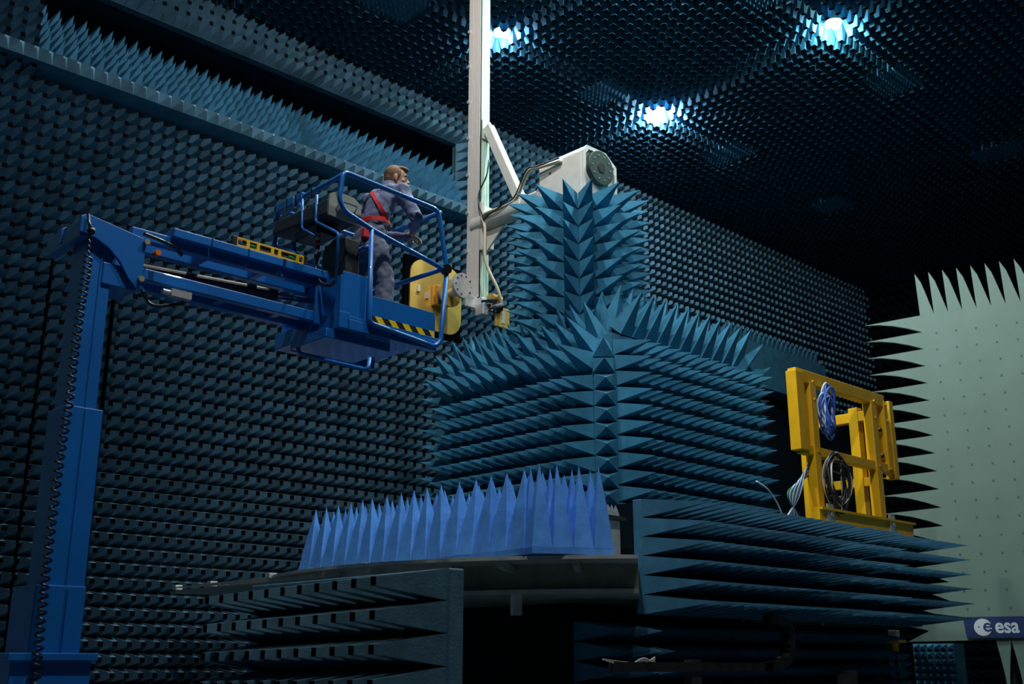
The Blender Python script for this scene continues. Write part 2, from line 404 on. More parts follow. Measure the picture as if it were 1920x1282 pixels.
sk.build('rim_skirt', M['platemetal'], pf)
for i in range(4):   # bright clips along the rim
    p = onZ((330, 395, 505, 585)[i], (1101, 1094, 1079, 1070)[i], PZ)+V(.02, .0, 0)
    MB().box(p-V(.05, .05, .03), p+V(.05, .05, .03)).build('rim_clip', M['steel'], pf, bevel=.005)
for q in ((690, 1058), (1030, 1050), (1100, 1050)):
    p = onZ(*q, PZ); MB().box(p-V(.06, .03, .02), p+V(.06, .03, .015)).build('rim_clip', M['steel'], pf, bevel=.004)
for a in np.radians(np.arange(178, 222, 10)):    # radial ribs below the deck
    c, s = math.cos(a), math.sin(a)
    MB().bar((TC[0]+3.7*c, TC[1]+3.7*s, PZ-.09), (TC[0]+4.25*c, TC[1]+4.25*s, PZ-.06), .05, .07).build('rib', M['platemetal'], pf)
p = onZ(968, 1110, 2.25); MB().box((p[0]-.06, p[1]-.02, 2.03), (p[0]+.06, p[1]+.02, 2.23)).build('bracket', M['platemetal'], pf)
gb = onY(1170, 985, 7.72)
MB().box((8.05, 7.62, PZ), (8.95, 8.3, 3.03)).build('grey_cabinet', M['platemetal'], pf, bevel=.01)
MB().box((8.0, 7.58, 3.03), (9.0, 8.35, 3.07)).build('cabinet_lid', M['darksteel'], pf)
fr = []
for i in range(14):
    for j in range(3): fr.append(frame_mat(V(8.12+i*.062, 7.66+j*.09, 3.07), (0, 0, 1), (0, 1, 0)))
pyramids(pf, 'small_foam_spike', pyr_tpl(.062, .13, curve=-.1), [M['smallfoam']], fr)

# ---------------------------------------------------------------- absorber tower, lower block
tw = thing('absorber_tower', 'big square tower clad in long dark teal foam spikes', 'absorber tower', (11.2, 9.8, PZ))
LX, RY, TX, TY, TZ = 9.72, 8.45, 12.55, 11.25, 5.5
core = MB()
core.box((LX, RY+.14, PZ), (TX, TY, 5.0)).box((LX+.14, RY, PZ), (TX, TY, 5.0))
core.box((LX+.5, RY+.02, 5.0), (TX, TY, TZ))
core.prism([(LX, RY+.14, 5.0), (LX+.1, RY+.14, 5.22), (LX+.28, RY+.14, 5.40), (LX+.5, RY+.14, TZ), (LX+.5, RY+.14, 5.0)], (0, TY-RY-.14, 0))
core.box((LX+.14, RY, 5.0), (TX, TY, 5.48)).box((LX+.4, RY+.14, 5.4), (TX, RY+.6, 5.66))
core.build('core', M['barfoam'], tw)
fr = []; b = .2; Lt = .52
for i in range(14):
    for k in range(14):   # right face
        z = PZ+.15+k*b
        if z > 5.45: continue
        fr.append(frame_mat(V(LX+.26+i*b, RY, z), (0, -1, 0)))
for i in range(13):
    for k in range(13):   # left face
        z = PZ+.1+k*b
        if z > 4.95: continue
        fr.append(frame_mat(V(LX, RY+.26+i*b, z), (-1, 0, 0)))
fro = []
for i in range(12):
    y_ = RY+.28+i*.225
    for k, e in enumerate((14, 36, 58, 78)):   # rounded roof edge on the left
        a = math.radians(e); n = V(-math.cos(a), 0, math.sin(a))
        fro.append(frame_mat(V(LX+.5, y_, 5.0)+n*.5, n, (0, 0, 1)))
for i in range(11):                              # roof rows along the right face
    x_ = LX+.40+i*.235
    fro.append(frame_mat(V(x_, RY+.08, 5.56), (.04, -.62, .78)))
    fro.append(frame_mat(V(x_+.04, RY+.26, 5.66), (.05, -.28, .95)))
    fro.append(frame_mat(V(x_+.08, RY+.50, 5.68), (.05, -.1, .99)))
fro.append(frame_mat(V(TX-.02, RY+.06, 5.45), (.4, -.6, .7)))
fro.append(frame_mat(V(TX, RY+.06, 5.25), (.6, -.6, .5)))
pyramids(tw, 'roof_spike', pyr_tpl(.228, .58), [M['towerfoam']], fro)
for i in range(12):
    for j in range(13):
        x, y = LX+.62+i*b, RY+.72+j*b
        if y > TY-.1: continue
        if math.hypot(x-10.38, y-9.50) < .55: continue
        fr.append(frame_mat(V(x, y, TZ), (0, 0, 1), (0, 1, 0)))
frc = [frame_mat(V(LX+.05, RY+.05, PZ+.1+k*b), (-.72, -.69, .0)) for k in range(12)]
for k, e in enumerate((10, 38, 62)):
    a = math.radians(e); n = V(-.72*math.cos(a), -.69*math.cos(a), math.sin(a))
    frc.append(frame_mat(V(LX+.36, RY+.36, 4.98)+n*.44, n))
for k in range(12): fr.append(frame_mat(V(TX, RY+.1, PZ+.5+k*b*1.1), (.8, -.55, .1)))
for k in range(12): fr.append(frame_mat(V(LX+.1, TY, PZ+.5+k*b*1.1), (-.8, .55, .1)))
pyramids(tw, 'corner_spike', pyr_tpl(.27, .22, bh=.197), [M['towerfoam']], frc)
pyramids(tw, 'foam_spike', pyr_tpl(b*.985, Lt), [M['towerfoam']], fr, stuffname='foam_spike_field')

# ---------------------------------------------------------------- absorber column on top
CX, CY = 10.42, 9.48
ac = thing('absorber_column', 'narrow round column of bright teal foam spikes under the white positioner head', 'absorber column', (CX, CY, TZ))
rc = .475
disc(MB(), rc, TZ, 7.63, 16, c=(CX, CY), a0=math.pi/16, a1=2*math.pi+math.pi/16).build('core', M['barfoam'], ac)
fr = []
cdir = math.atan2(-CY, -CX)
for i in range(16):
    a = cdir+(i+.5)*2*math.pi/16
    for k in range(11):
        n = (math.cos(a), math.sin(a), .06 if k < 10 else .22)
        fr.append(frame_mat(V(CX+rc*math.cos(a), CY+rc*math.sin(a), 7.50-(10-k)*.243), n))
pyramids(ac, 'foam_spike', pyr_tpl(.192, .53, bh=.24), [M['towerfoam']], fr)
a = cdir-math.radians(24)+math.radians(46)
MB().box((CX+.0, CY-.5, 5.6), (CX+.02, CY-.42, 7.55)).build('panel_gap', M['blackfoam'], ac)

# ---------------------------------------------------------------- bright blue spiked bed
def bed(name, label, p0, p1, nfront, rows, bb, L, z):
    d = V(*(p1-p0)); ln = np.linalg.norm(d); d /= ln; n = V(-d[1], d[0])
    if n@(TC-p0) < 0: n = -n
    t = thing(name, label, 'absorber panel', (p0[0], p0[1], z))
    a = p0-d*bb*.5-n*bb*.5; e = p1+d*bb*.5-n*bb*.5; q = n*rows*bb
    MB().prism([(*a, z), (*e, z), (*(e+q), z), (*(a+q), z)], (0, 0, .06)).build('base_pad', M['bedfoam'], t)
    fr = []
    for i in range(nfront):
        for k in range(rows):
            c = p0+d*(ln*i/(nfront-1))+n*bb*k
            A = frame_mat(V(*c, z+.06), (rng.normal(0, .02), rng.normal(0, .02), 1), (d[0], d[1], 0)); fr.append(A)
    pyramids(t, 'foam_spike', pyr_tpl(bb*.985, L, curve=-.06), [M['bedfoam']], fr)
def hx(px, F): p = (px-960)/2146.*F; return V(F*math.cos(HEAD)+p*math.sin(HEAD), F*math.sin(HEAD)-p*math.cos(HEAD))
bed('foam_bed', 'long bright blue bed of upright foam spikes running left on the platform rim', hx(985, 10.62), hx(577, 13.56), 16, 3, .262, .78, PZ+.01)
bed('foam_bed', 'short bright blue block of upright foam spikes beside the right barrier', hx(1012, 10.40), hx(1131, 10.58), 4, 2, .2, .80, PZ+.01)

# ---------------------------------------------------------------- right barrier with the equipment deck behind
rb = thing('absorber_barrier', 'long low barrier of sharp dark foam spikes in front of the yellow rack', 'absorber barrier', (11.8, 7.6, 0))
bx0 = onY(1205, 1040, 7.5)[0]
MB().box((bx0-.0, 7.5, 2.07), (15.3, 7.62, 3.27)).build('slab', M['barfoam'], rb, bevel=.01)
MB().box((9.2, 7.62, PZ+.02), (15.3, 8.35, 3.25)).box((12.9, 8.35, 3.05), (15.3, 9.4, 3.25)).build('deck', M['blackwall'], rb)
for x in (13.2, 15.0):
    MB().box((x-.05, 8.9, 0), (x+.05, 9.0, 3.05)).build('deck_post', M['darksteel'], rb)
fr = []
for k in range(6):
    z = 2.17+k*.2; i = 0; x = bx0+.1
    while x < 15.1:
        ang = 0 if x < 12.35 else (14 if x < 13.4 else 34)
        a = math.radians(ang)
        fr.append(frame_mat(V(x, 7.5, z), (math.sin(a), -math.cos(a), 0)))
        x += .2
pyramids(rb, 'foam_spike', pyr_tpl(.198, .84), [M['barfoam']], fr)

# ---------------------------------------------------------------- left barrier with cut tips
lb = thing('absorber_barrier', 'foam barrier with cut-off black spike tips at the bottom left beside the lift', 'absorber barrier', (4.7, 6.3, 0))
MB().box((4.65, 5.38, .1), (4.77, 7.75, 2.17)).build('slab', M['leftfoam'], lb, bevel=.01)
fr = []
for k in range(6):
    for i in range(11):
        fr.append(frame_mat(V(4.65, 5.49+i*.2, 2.07-k*.2-.004*i), (-1, 0, 0)))
pyramids(lb, 'foam_spike', pyr_tpl(.2, .52, .055), [M['leftfoam'], M['blackfoam']], fr)

# ---------------------------------------------------------------- machinery in the dark under the platform
ub = thing('absorber_skirt', 'dark foam spike skirt hidden in the shadow under the turntable', 'absorber skirt', (11, 7.9, 0))
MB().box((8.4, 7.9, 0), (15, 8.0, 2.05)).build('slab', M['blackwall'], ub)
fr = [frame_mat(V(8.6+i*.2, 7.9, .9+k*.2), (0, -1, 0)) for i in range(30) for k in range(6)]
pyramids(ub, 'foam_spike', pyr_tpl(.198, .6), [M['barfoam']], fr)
ch = thing('cable_chain', 'black articulated cable chain curling under the right barrier', 'cable chain', (12.0, 7.1, 0))
path = round_path([onY(1150, 1250, 7.0), onY(1440, 1250, 7.0), onY(1478, 1240, 7.0), onY(1478, 1170, 7.0), onY(1440, 1160, 7.0)], .25, k=8)
path = spline(path, 3)
for p, q in zip(path[:-1], path[1:]):
    if np.linalg.norm(q-p) > .01: MB().bar(p, q, .13, .09).build('link', M['black'], ch)
MB().box((12.2, 6.95, 0), (12.4, 7.1, 1.5)).build('post', M['darksteel'], ch)
cb = thing('cable_bundle', 'loose pale cables lying in the dark under the platform', 'cables', (9.5, 7.0, 1.5))
for i in range(6):
    pts = [onY(1130+i*6, 1236+i*2, 7.0), onY(1170, 1241+i*3, 7.0), onY(1205, 1244-i*2, 7.0), onY(1228, 1232+i*3, 7.0)]
    MB().tube(spline(pts, 6), .008, 6).build('cable', M['whitecable' if i % 2 else 'beigecable'], cb, smooth=True)
MB().box((9.2, 6.95, 0), (9.35, 7.05, 1.62)).build('post', M['darksteel'], cb)

# ---------------------------------------------------------------- yellow rack
FY = 7.78; yr = thing('equipment_rack', 'yellow welded steel rack standing on the barrier deck', 'rack', (14.0, FY, 3.25))
def yb(p0, p1, wd=.14, ht=.14, up=(0, 1, 0), nm='post', par=yr): return MB().bar(p0, p1, wd, ht, up).build(nm, M['yellow'], par, bevel=.008)
xa = onY(1494, 760, FY)[0]; xb = onY(1655, 800, FY)[0]; zt = onY(1500, 706, FY)[2]; zb = 3.27
xp1 = onY(1525, 850, FY)[0]; xp2 = onY(1638, 850, FY)[0]; zm = onY(1530, 848, FY)[2]; zl = onY(1503, 845, FY)[2]
bk = FY+.55
yb((xa, FY, zl), (xa, FY, zt+.05), .20, .16)                         # short outer left post
yb((xa-.07, FY, zt), (xb, FY, zt), .13, .18, (0, 0, 1), 'top_beam')
yb((xp1, FY, zb), (xp1, FY, zt-.06), .15, .15)
yb((xp2, FY, zb), (xp2, FY, zt-.06), .15, .15)
yb((xa, FY, zm), (xb+.12, FY, zm), .11, .13, (0, 0, 1), 'mid_beam')
yb((xb, FY, zm-.03), (xb, FY, zt), .10, .15)
yb((xb+.27, FY+.05, zm-.12), (xb+.27, FY+.05, zt+.05), .12, .16)
yb((xb, FY+.03, zt-.65), (xb+.3, FY+.05, zt-.65), .08, .1, (0, 0, 1), 'tie_bar')
yb((xb, FY+.03, zm), (xb+.3, FY+.05, zm-.05), .08, .1, (0, 0, 1), 'tie_bar')
yb((xp2, FY+.24, zb), (xp2, FY+.24, zt-.12), .15, .15)
yb((xp2, FY+.05, zt-.26), (xp2, FY+1.15, zt-.26), .12, .15, (0, 0, 1), 'side_beam')
yb((xp2, FY+.05, zm-.22), (xp2, FY+1.15, zm-.22), .10, .13, (0, 0, 1), 'side_beam')
yb((xp2, FY+1.1, zb), (xp2, FY+1.1, zt-.2), .13, .13)
yb((xp1-.25, FY-.13, zb+.16), (xb+.3, FY-.13, zb+.16), .09, .2, (0, 0, 1), 'foot_channel')
MB().box((xp1-.25, FY-.22, zb+.04), (xb+.3, FY-.06, zb+.07)).box((xp1-.25, FY-.22, zb+.25), (xb+.3, FY-.06, zb+.28)).build('channel_flange', M['yellow'], yr)
yb((xp1+.0, FY-.1, zb+.04), (xp1+.0, FY+.25, zb+.04), .16, .08, (0, 0, 1), 'foot')
yb((xp2+.02, FY-.1, zb+.04), (xp2+.02, FY+1.2, zb+.04), .16, .08, (0, 0, 1), 'foot')
for x in (xp1, xp2): MB().box((x-.08, FY-.195, zb), (x+.08, FY-.178, zb+.34)).cyl((x, FY-.2, zb+.2), (x, FY-.22, zb+.2), .03, 10).build('clamp_plate', M['steel'], yr)
for x in (xp1, xp2, xb):
    for z in (zt-.3, zt-.05, zm): MB().cyl((x, FY-.07, z), (x, FY-.095, z), .016, 8).build('bolt', M['yellow'], yr)
for z in (zt-.45, zm+.18): MB().cyl((xb-.13, FY+.05, z), (xb-.13, FY-.04, z), .035, 10).build('bolt', M['darksteel'], yr)
def coil(name, label, c, rx, rz, turns, mats_, r, rad=.012, plane=(1, 0, 0), jit=.05, sweep=1.0):
    t = thing(name, label, 'cable', c)
    for i in range(turns):
        ax = rx*(1+rng.normal(0, jit)); az = rz*(1+rng.normal(0, jit)); oz = rng.normal(0, .03); oy = rng.normal(0, .03); ox = rng.normal(0, .02)
        pts = [(c[0]+ox+ax*math.cos(q)*plane[0], c[1]+oy+.03*math.sin(q*2+i), c[2]+oz+az*math.sin(q)) for q in np.linspace(0, 2*math.pi, 26)[:-1]]
        MB().tube(pts, rad, 6, closed=True).build('loop', mats_[i % len(mats_)], t, smooth=True)
    return t
c = onY(1553, 772, FY-.13); coil('cable_coil', 'bundle of blue and pale cables hanging from the yellow rack top beam', c, .10, .27, 16, [M['bluecable'], M['bluecable'], M['whitecable']], .3, .013, jit=.2)
c = onY(1572, 905, FY-.16); coil('cable_coil', 'coil of black and beige cable hanging on the yellow rack mid beam', c, .24, .34, 12, [M['blackcable'], M['blackcable'], M['beigecable']], .3, .012, jit=.2)
ct = thing('cable_bundle', 'white and blue cables falling behind the left foot of the yellow rack', 'cables', onY(1480, 975, FY))
for i in range(8):
    pts = [onY(1522+i*2, 850+i*4, FY+.12), onY(1505-i*2+4, 885+i*3, FY), onY(1490-i*3+8, 930, FY-.05), onY(1470+i*5, 978, FY-.02)]
    MB().tube(spline(pts, 6), .013, 6).build('cable', M[('whitecable', 'bluecable', 'whitecable', 'greencable')[i % 4]], ct, smooth=True)
MB().tube(spline([onY(1418, 902, FY), onY(1440, 918, FY), onY(1458, 945, FY), onY(1470, 975, FY)], 6), .012, 6).build('cable', M['whitecable'], ct, smooth=True)

# ---------------------------------------------------------------- serrated reflector
RF = 19.0
rp0 = atF(1712, 592, RF); ang = math.radians(46-117.0); rd = V(math.cos(ang), math.sin(ang), 0)   # edge direction, to the right and nearer
rn = V(rd[1], -rd[0], 0)
if rn@(CAM-rp0) < 0: rn = -rn
def onR(px, py):
    r = ray(px, py); t = ((rp0-CAM)@rn)/(r@rn); return CAM+r*t
def uv(p): return (p-rp0)@rd, p[2]
rt_ = thing('reflector', 'tall pale green reflector panel with long saw teeth around its edge', 'reflector', (rp0[0], rp0[1], 0))
def RP(u, z): return rp0*V(1, 1, 0)+rd*u+V(0, 0, z)+rn*(.012*max(u, 0)**2)
zt_ = uv(onR(1720, 592))[1]; zb_ = uv(onR(1770, 1200))[1]; u0 = 0.12
W = 5.6
def sheet(mb, pts): mb.prism([RP(*q) for q in pts], -rn*.08)
cols = np.linspace(u0, W, 16)
pm = MB()
for a, bb in zip(cols[:-1], cols[1:]): sheet(pm, [(a, zb_), (bb, zb_), (bb, zt_), (a, zt_)])
pm.build('face_sheet', M['reflector'], rt_)
pt = .312; n = int((zt_-zb_)/pt); ht = (zt_-zb_)/n
for i in range(n):      # left teeth: straight upper edge, bowed lower edge
    z1 = zt_-i*ht; z0 = z1-ht; L = .98; sl = .03
    pts = [(u0+.01, z0), (u0+.01, z1), (u0-L, z1-.06)]
    for s in (.75, .5, .25): pts.append((u0-L*s, z1-.06*s-(ht-.06*s)*(1-s)**1.5))
    m = MB(); sheet(m, pts[::1]); m.build('tooth', M['reflector'], rt_)
pw = .238
for i in range(int((W-u0)/pw)):   # top teeth leaning left, bottom teeth
    a = u0+i*pw; L = .80
    pts = [(a, zt_-.01), (a+pw, zt_-.01)]+[(a+pw*(1-s)**.75, zt_+L*s**1.15) for s in (.35, .6, .8)]+[(a-.02, zt_+L)]
    m = MB(); sheet(m, pts); m.build('tooth', M['reflector'], rt_)
for i in range(int((W-u0-.62)/.235)):
    a = u0+.62+i*.235; pw = .235
    if True:
        L = 1.0; pts = [(a+pw, zb_+.01), (a, zb_+.01)]+[(a+pw/2-pw/2*(1-s)**1.5, zb_-L*s) for s in (.3, .6)]+[(a+pw/2, zb_-L)]+[(a+pw/2+pw/2*(1-s)**1.5, zb_-L*s) for s in (.6, .3)]
        m = MB(); sheet(m, pts); m.build('tooth', M['reflector'], rt_)
m = MB(); sheet(m, [(u0+.01, zb_+.35), (u0-.75, zb_-.02), (u0+.65, zb_), (u0+.65, zb_+.3)]); m.build('tooth', M['reflector'], rt_)
d = MB()
for i in range(int(W/.33)):
    for j in range(int((zt_-zb_)/.3)):
        p = RP(u0+.22+i*.33+.02*(j % 2), zb_+.2+j*.3)+rn*.004; x = rd*.014; z = V(0, 0, .016)
        d.prism([p-x-z, p+x-z, p+x+z, p-x+z], rn*.004)
o = d.build('fastener_dots', M['dot'], rt_); o['kind'] = 'stuff'
for u in (.9, 3.5): 
    p = RP(u, 0)-rn*.35; MB().box(p-V(.08, .08, 0), p+V(.08, .08, zb_+2.0)).build('support_post', M['darksteel'], rt_)
# ESA sign on the lower part of the reflector
s0 = onR(1806, 1157); su, sz = uv(s0); sz0 = uv(onR(1808, 1196))[1]; sh = sz-sz0
sg = thing('sign', 'dark blue sign with pale esa lettering and round logo on the reflector', 'sign', RP(su, sz0))
off = rn*.09
q = [RP(su, sz0)+off, RP(su+2.1, sz0)+off, RP(su+2.1, sz)+off, RP(su, sz)+off]
q = [RP(su, sz0)+off+rd*k[0]+V(0, 0, k[1]) for k in ((.03, 0), (2.1, 0), (2.1, sh), (0, sh))]
MB().prism(q, -rn*.03).build('board', M['signblue'], sg)
def SP(u, z, o=.004): return RP(su, sz0)+off+rd*u+V(0, 0, z)+rn*o
cu, cz, cr = sh*.88, sh*.5, sh*.41
MB().prism([SP(cu+cr*math.cos(t), cz+cr*math.sin(t)) for t in np.linspace(0, 2*math.pi, 33)[:-1]], rn*.003).build('logo_disc', M['signwhite'], sg)
MB().prism([SP(cu-cr*.45+.045*cr*2*math.cos(t), cz+.05*cr+.045*cr*2*math.sin(t), .008) for t in np.linspace(0, 2*math.pi, 13)[:-1]], rn*.002).build('logo_dot', M['signblue'], sg)
def arc_band(cu_, cz_, ro, ri, a0, a1, o=.008):
    ts = np.linspace(math.radians(a0), math.radians(a1), 24)
    mb = MB()
    for t0, t1 in zip(ts[:-1], ts[1:]):
        mb.prism([SP(cu_+r*math.cos(t), cz_+r*math.sin(t), o) for r, t in ((ri, t0), (ro, t0), (ro, t1), (ri, t1))], rn*.002)
    return mb
eb = arc_band(cu+cr*.55, cz, cr*.52, cr*.30, 20, 330)
eb.prism([SP(cu+cr*.1, cz-.06*cr, .0085), SP(cu+cr*1.05, cz-.06*cr, .0085), SP(cu+cr*1.05, cz+.12*cr, .0085), SP(cu+cr*.1, cz+.12*cr, .0085)], rn*.002)
eb.build('logo_letter', M['signblue'], sg)
tcv = bpy.data.curves.new('esa', 'FONT'); tcv.body = 'esa'; tcv.size = sh*.98; tcv.offset = sh*.022; tcv.extrude = .002
to = bpy.data.objects.new('lettering', tcv); B = SP(sh*1.42, sh*.24)
A = np.eye(4); A[:3, 0] = rd*.86; A[:3, 1] = V(0, 0, 1); A[:3, 2] = rn; A[:3, 3] = B
to.matrix_basis = Matrix(A.tolist()); tcv.materials.append(M['signwhite'])
bpy.context.collection.objects.link(to); dg = bpy.context.evaluated_depsgraph_get(); tm = bpy.data.meshes.new_from_object(to.evaluated_get(dg)); bpy.data.objects.remove(to)
lo_ = bpy.data.objects.new('lettering', tm); lo_.matrix_basis = Matrix(A.tolist()); finish(lo_, sg)

# small things on the floor by the reflector
bp = thing('absorber_block', 'block of short dark foam pyramids standing below the reflector corner', 'absorber block', atF(1755, 1260, 17.5)*V(1, 1, 0))
c = atF(1752, 1245, 17.5); ux = nrm(rd+V(-.2, .1, 0)); un = V(ux[1], -ux[0], 0); un = -un if un@(CAM-c) < 0 else un
tp = atF(1752, 1206, 17.5)[2]
q = c*V(1, 1, 0)-ux*.30
MB().prism([q, q+ux*.62, q+ux*.62-un*.5, q-un*.5][::-1], (0, 0, tp)).build('body', M['barfoam'], bp)
fr = [frame_mat(q+ux*(.05+.104*i)+V(0, 0, tp-.06-.104*k), un) for i in range(6) for k in range(8)]
pyramids(bp, 'foam_pyramid', pyr_tpl(.103, .10), [M['barfoam']], fr)
st = thing('instrument_stand', 'small yellow stand with white sensor on a blue spiked post', 'stand', atF(1683, 1260, 16.5)*V(1, 1, 0))
c = atF(1683, 1260, 16.5); z1 = atF(1683, 1205, 16.5)[2]; zs = atF(1683, 1225, 16.5)[2]; z2 = atF(1683, 1188, 16.5)[2]
MB().cyl((c[0], c[1], 0), (c[0], c[1], zs), .06, 12).build('post', M['darksteel'], st)
MB().cyl((c[0], c[1], zs), (c[0], c[1], z1+.06), .045, 10).box((c[0]-.12, c[1]-.12, z1), (c[0]+.12, c[1]+.12, z1+.04)).build('yellow_mount', M['yellow'], st)
MB().box((c[0]-.06, c[1]-.06, z1+.04), (c[0]+.06, c[1]+.06, z2+.05)).build('sensor', M['white'], st, bevel=.01)
fr = [frame_mat(V(c[0]+.05*math.cos(a), c[1]+.05*math.sin(a), zs-.05-k*.12), (math.cos(a), math.sin(a), .2)) for a in np.linspace(0, 6.283, 9)[:-1] for k in range(5)]
pyramids(st, 'foam_spike', pyr_tpl(.1, .18), [M['towerfoam']], fr)

# ---------------------------------------------------------------- white positioner head with arm
BX, BYf, BYb = 10.06, 9.07, 9.88
ph = thing('positioner_head', 'white painted positioner head with dark disc and round arm on top of the spiked column', 'positioner', (CX, CY, 7.63))
fp = [onY(*q, BYf) for q in ((1090, 385), (1090, 281), (1097, 273), (1132, 289), (1152, 317), (1154, 385))]
for p in fp: p[0] = max(p[0], BX)
hd = MB().prism(fp[::-1], (0, BYb-BYf, 0)).build('housing', M['white'], ph, bevel=.02)
fc = np.mean([fp[1], fp[3], fp[4], fp[5], fp[0]], axis=0)
# raised rim round the front face
n = len(fp); inner = [fc+(p-fc)*.86 for p in fp]; outer = [p.copy() for p in fp]
rim = MB()
for i in range(n):
    j = (i+1) % n; e = V(0, -.035, 0)
    rim.hexa([outer[i], outer[j], inner[j], inner[i], outer[i]+e, outer[j]+e, inner[j]+e, inner[i]+e])
rim.build('front_rim', M['white'], hd)
dc = onY(1122, 317, BYf-.02)
dd = MB().cyl(dc+V(0, .04, 0), dc+V(0, -.06, 0), .245, 40).build('rotary_disc', M['greenblack'], ph, bevel=.006)
MB().cyl(dc+V(0, -.055, 0), dc+V(0, -.066, 0), .072, 20).build('hub_hole', M['black'], dd)
for k in range(10):
    a = k*.628; MB().cyl(dc+V(.18*math.cos(a), -.055, .18*math.sin(a)), dc+V(.18*math.cos(a), -.068, .18*math.sin(a)), .008, 6).build('screw', M['steel'], dd)
bp_ = onX(1032, 325, BX); MB().cyl(bp_, bp_-V(.012, 0, 0), .014, 8).build('plug', M['black'], hd)
AX = 10.32
a0 = onX(990, 372, AX); a1 = onX(893, 437, AX); az = (a0[2]+a1[2])/2
AY1 = a1[1]
MB().cyl((AX, BYb-.05, az), (AX, AY1, az), .15, 24, r1=.13).build('arm', M['white'], ph, smooth=False)
for y_, l_, r_ in ((BYb, .12, .19), (BYb+.5, .04, .16)): MB().cyl((AX, y_, az), (AX, y_+l_, az), r_, 24).build('arm_flange', M['white'], ph)

# ---------------------------------------------------------------- tall mast
MX = 10.23
e0 = onX(897, 560, MX); MYn = e0[1]; MYf = onX(874, 560, MX)[1]; MX1 = onY(916, 560, MYn)[0]; mzb = onX(885, 560, MX)[2]
ms = thing('antenna_mast', 'tall slender pale aluminium mast hanging in front of the left wall', 'mast', (MX, MYn, mzb))
MT = TIPZ
MB().box((MX+.025, MYn+.025, mzb), (MX1-.012, MYf-.012, MT)).build('profile', M['darksteel'], ms)  # dark core paints the shade in the grooves between the rails
wy = (MYf-MYn); wx = (MX1-MX)
for k, (a, bb) in enumerate(((0, .17), (.22, .45), (.50, .60), (.66, 1.0))):
    MB().box((MX, MYn+wy*a, mzb), (MX+.03, MYn+wy*bb, MT)).build('side_rail', M['mastwhite'], ms)
for k, (a, bb) in enumerate(((0.02, .2), (.24, .46), (.50, .72), (.76, .98))):
    MB().box((MX+wx*a, MYn, mzb), (MX+wx*bb, MYn+.03, MT)).build('front_rail', M['alu'], ms)
for k in range(11):
    z = mzb+.15+k*.62
    MB().cyl((MX-.03, MYf-.02, z), (MX+.02, MYf-.02, z), .028, 8).build('bolt', M['steel'], ms)
# plate and diagonal brace to the arm
MB().box((MX+.01, MYn-.05, az-.45), (MX+.05, MYn+.02, az+.33)).box((MX+.02, MYn-.06, az-.4), (MX1+.05, MYn-.0, az+.26)).build('clamp_plate', M['white'], ms, bevel=.01)
MB().prism([(AX, MYn-.02, az-.5), (AX, MYn-.5, az-.1), (AX, MYn-.02, az-.1)], (.03, 0, 0)).build('gusset', M['white'], ms)
s0 = onX(912, 240, AX+.02); s1 = onX(976, 360, AX+.02)
MB().bar((AX+.03, MYn-.06, s0[2]), (AX+.03, s1[1], az+.13), .13, .15, (0, 0, 1)).build('brace', M['white'], ms, bevel=.012)
MB().box((AX-.06, s1[1]-.17, az+.10), (AX+.12, s1[1]+.17, az+.17)).build('brace_foot', M['white'], ms, bevel=.01)
MB().box((MX+.03, MYn-.03, s0[2]-.2), (MX1, MYn+.0, s0[2]+.12)).build('brace_plate', M['alu'], ms)
for i, mm in ((0, 'beigecable'), (1, 'blackcable')):
    o_ = .05*i
    pts = [(BX-.02-o_, BYf+.35, fp[1][2]-.05+.03*i), (BX-.06-o_, BYb-.1, fp[1][2]-.03), (BX-.05-o_, BYb+.15, az+.32), (AX-.1-o_, BYb+.6, az+.13), (AX-.13-o_, AY1-.75, az+.06),
           (AX-.14, AY1-.3, az+.05-.06*i), (MX-.02, MYn-.15, az-.15), (MX+.02, MYn-.13, az-.65), (MX+.22, MYn-.2, az-1.1), (MX+.32, MYn-.15, az-1.35), (MX+.25, MYn-.12, az-1.48)]
    MB().tube(spline(pts if i == 0 else pts[:6], 8), .024 if i == 0 else .012, 8).build('cable', M[mm], ms, smooth=True)
pts = [onX(917, 300, AX-.1), onX(912, 330, AX-.12), onX(899, 360, AX-.14), onX(898, 385, AX-.14), onX(908, 410, AX-.16)]
MB().tube(spline(pts, 8), .012, 6).build('cable', M['blackcable'], ms, smooth=True)

# ---------------------------------------------------------------- gold antenna at the mast foot
GY = MYn+.75; gc = onY(818, 557, GY)
ga = thing('antenna', 'gold rounded square antenna plate with feed and motor at the foot of the pale mast', 'antenna', (gc[0], GY, gc[2]-.55))
def rsq(c, hw, hh, r, k=8):
    out = []
    for sx, sz, a in ((1, 1, 0), (-1, 1, 90), (-1, -1, 180), (1, -1, 270)):
        for t in np.linspace(0, 90, k):
            q = math.radians(a+t); out.append((c[0]+sx*(hw-r)+r*math.cos(q), c[1], c[2]+sz*(hh-r)+r*math.sin(q)))
    return out
MB().prism(rsq(gc, .50, .53, .26), (0, .025, 0)).build('plate', M['gold'], ga, label='gold plate with rounded corners')
MB().box((gc[0]-.58, GY+.04, gc[2]-.60), (gc[0]+.52, GY+.10, gc[2]+.56)).build('foam_backing', M['blackfoam'], ga)
f0 = V(gc[0]+.03, GY, gc[2]); 
MB().box(f0-V(.13, .12, .16), f0+V(.13, 0, .16)).build('feed_bracket', M['golddark'], ga, bevel=.02)
MB().cyl(f0-V(0, .11, 0), f0-V(0, .26, 0), .115, 24).build('blue_ring', M['bluecable'], ga)
MB().cyl(f0-V(0, .26, 0), f0-V(0, .29, 0), .21, 32).build('feed_disc', M['gold'], ga)
MB().cyl(f0-V(0, .29, 0), f0-V(0, .56, 0), .06, 20, r1=.10).build('shaft', M['steel'], ga)
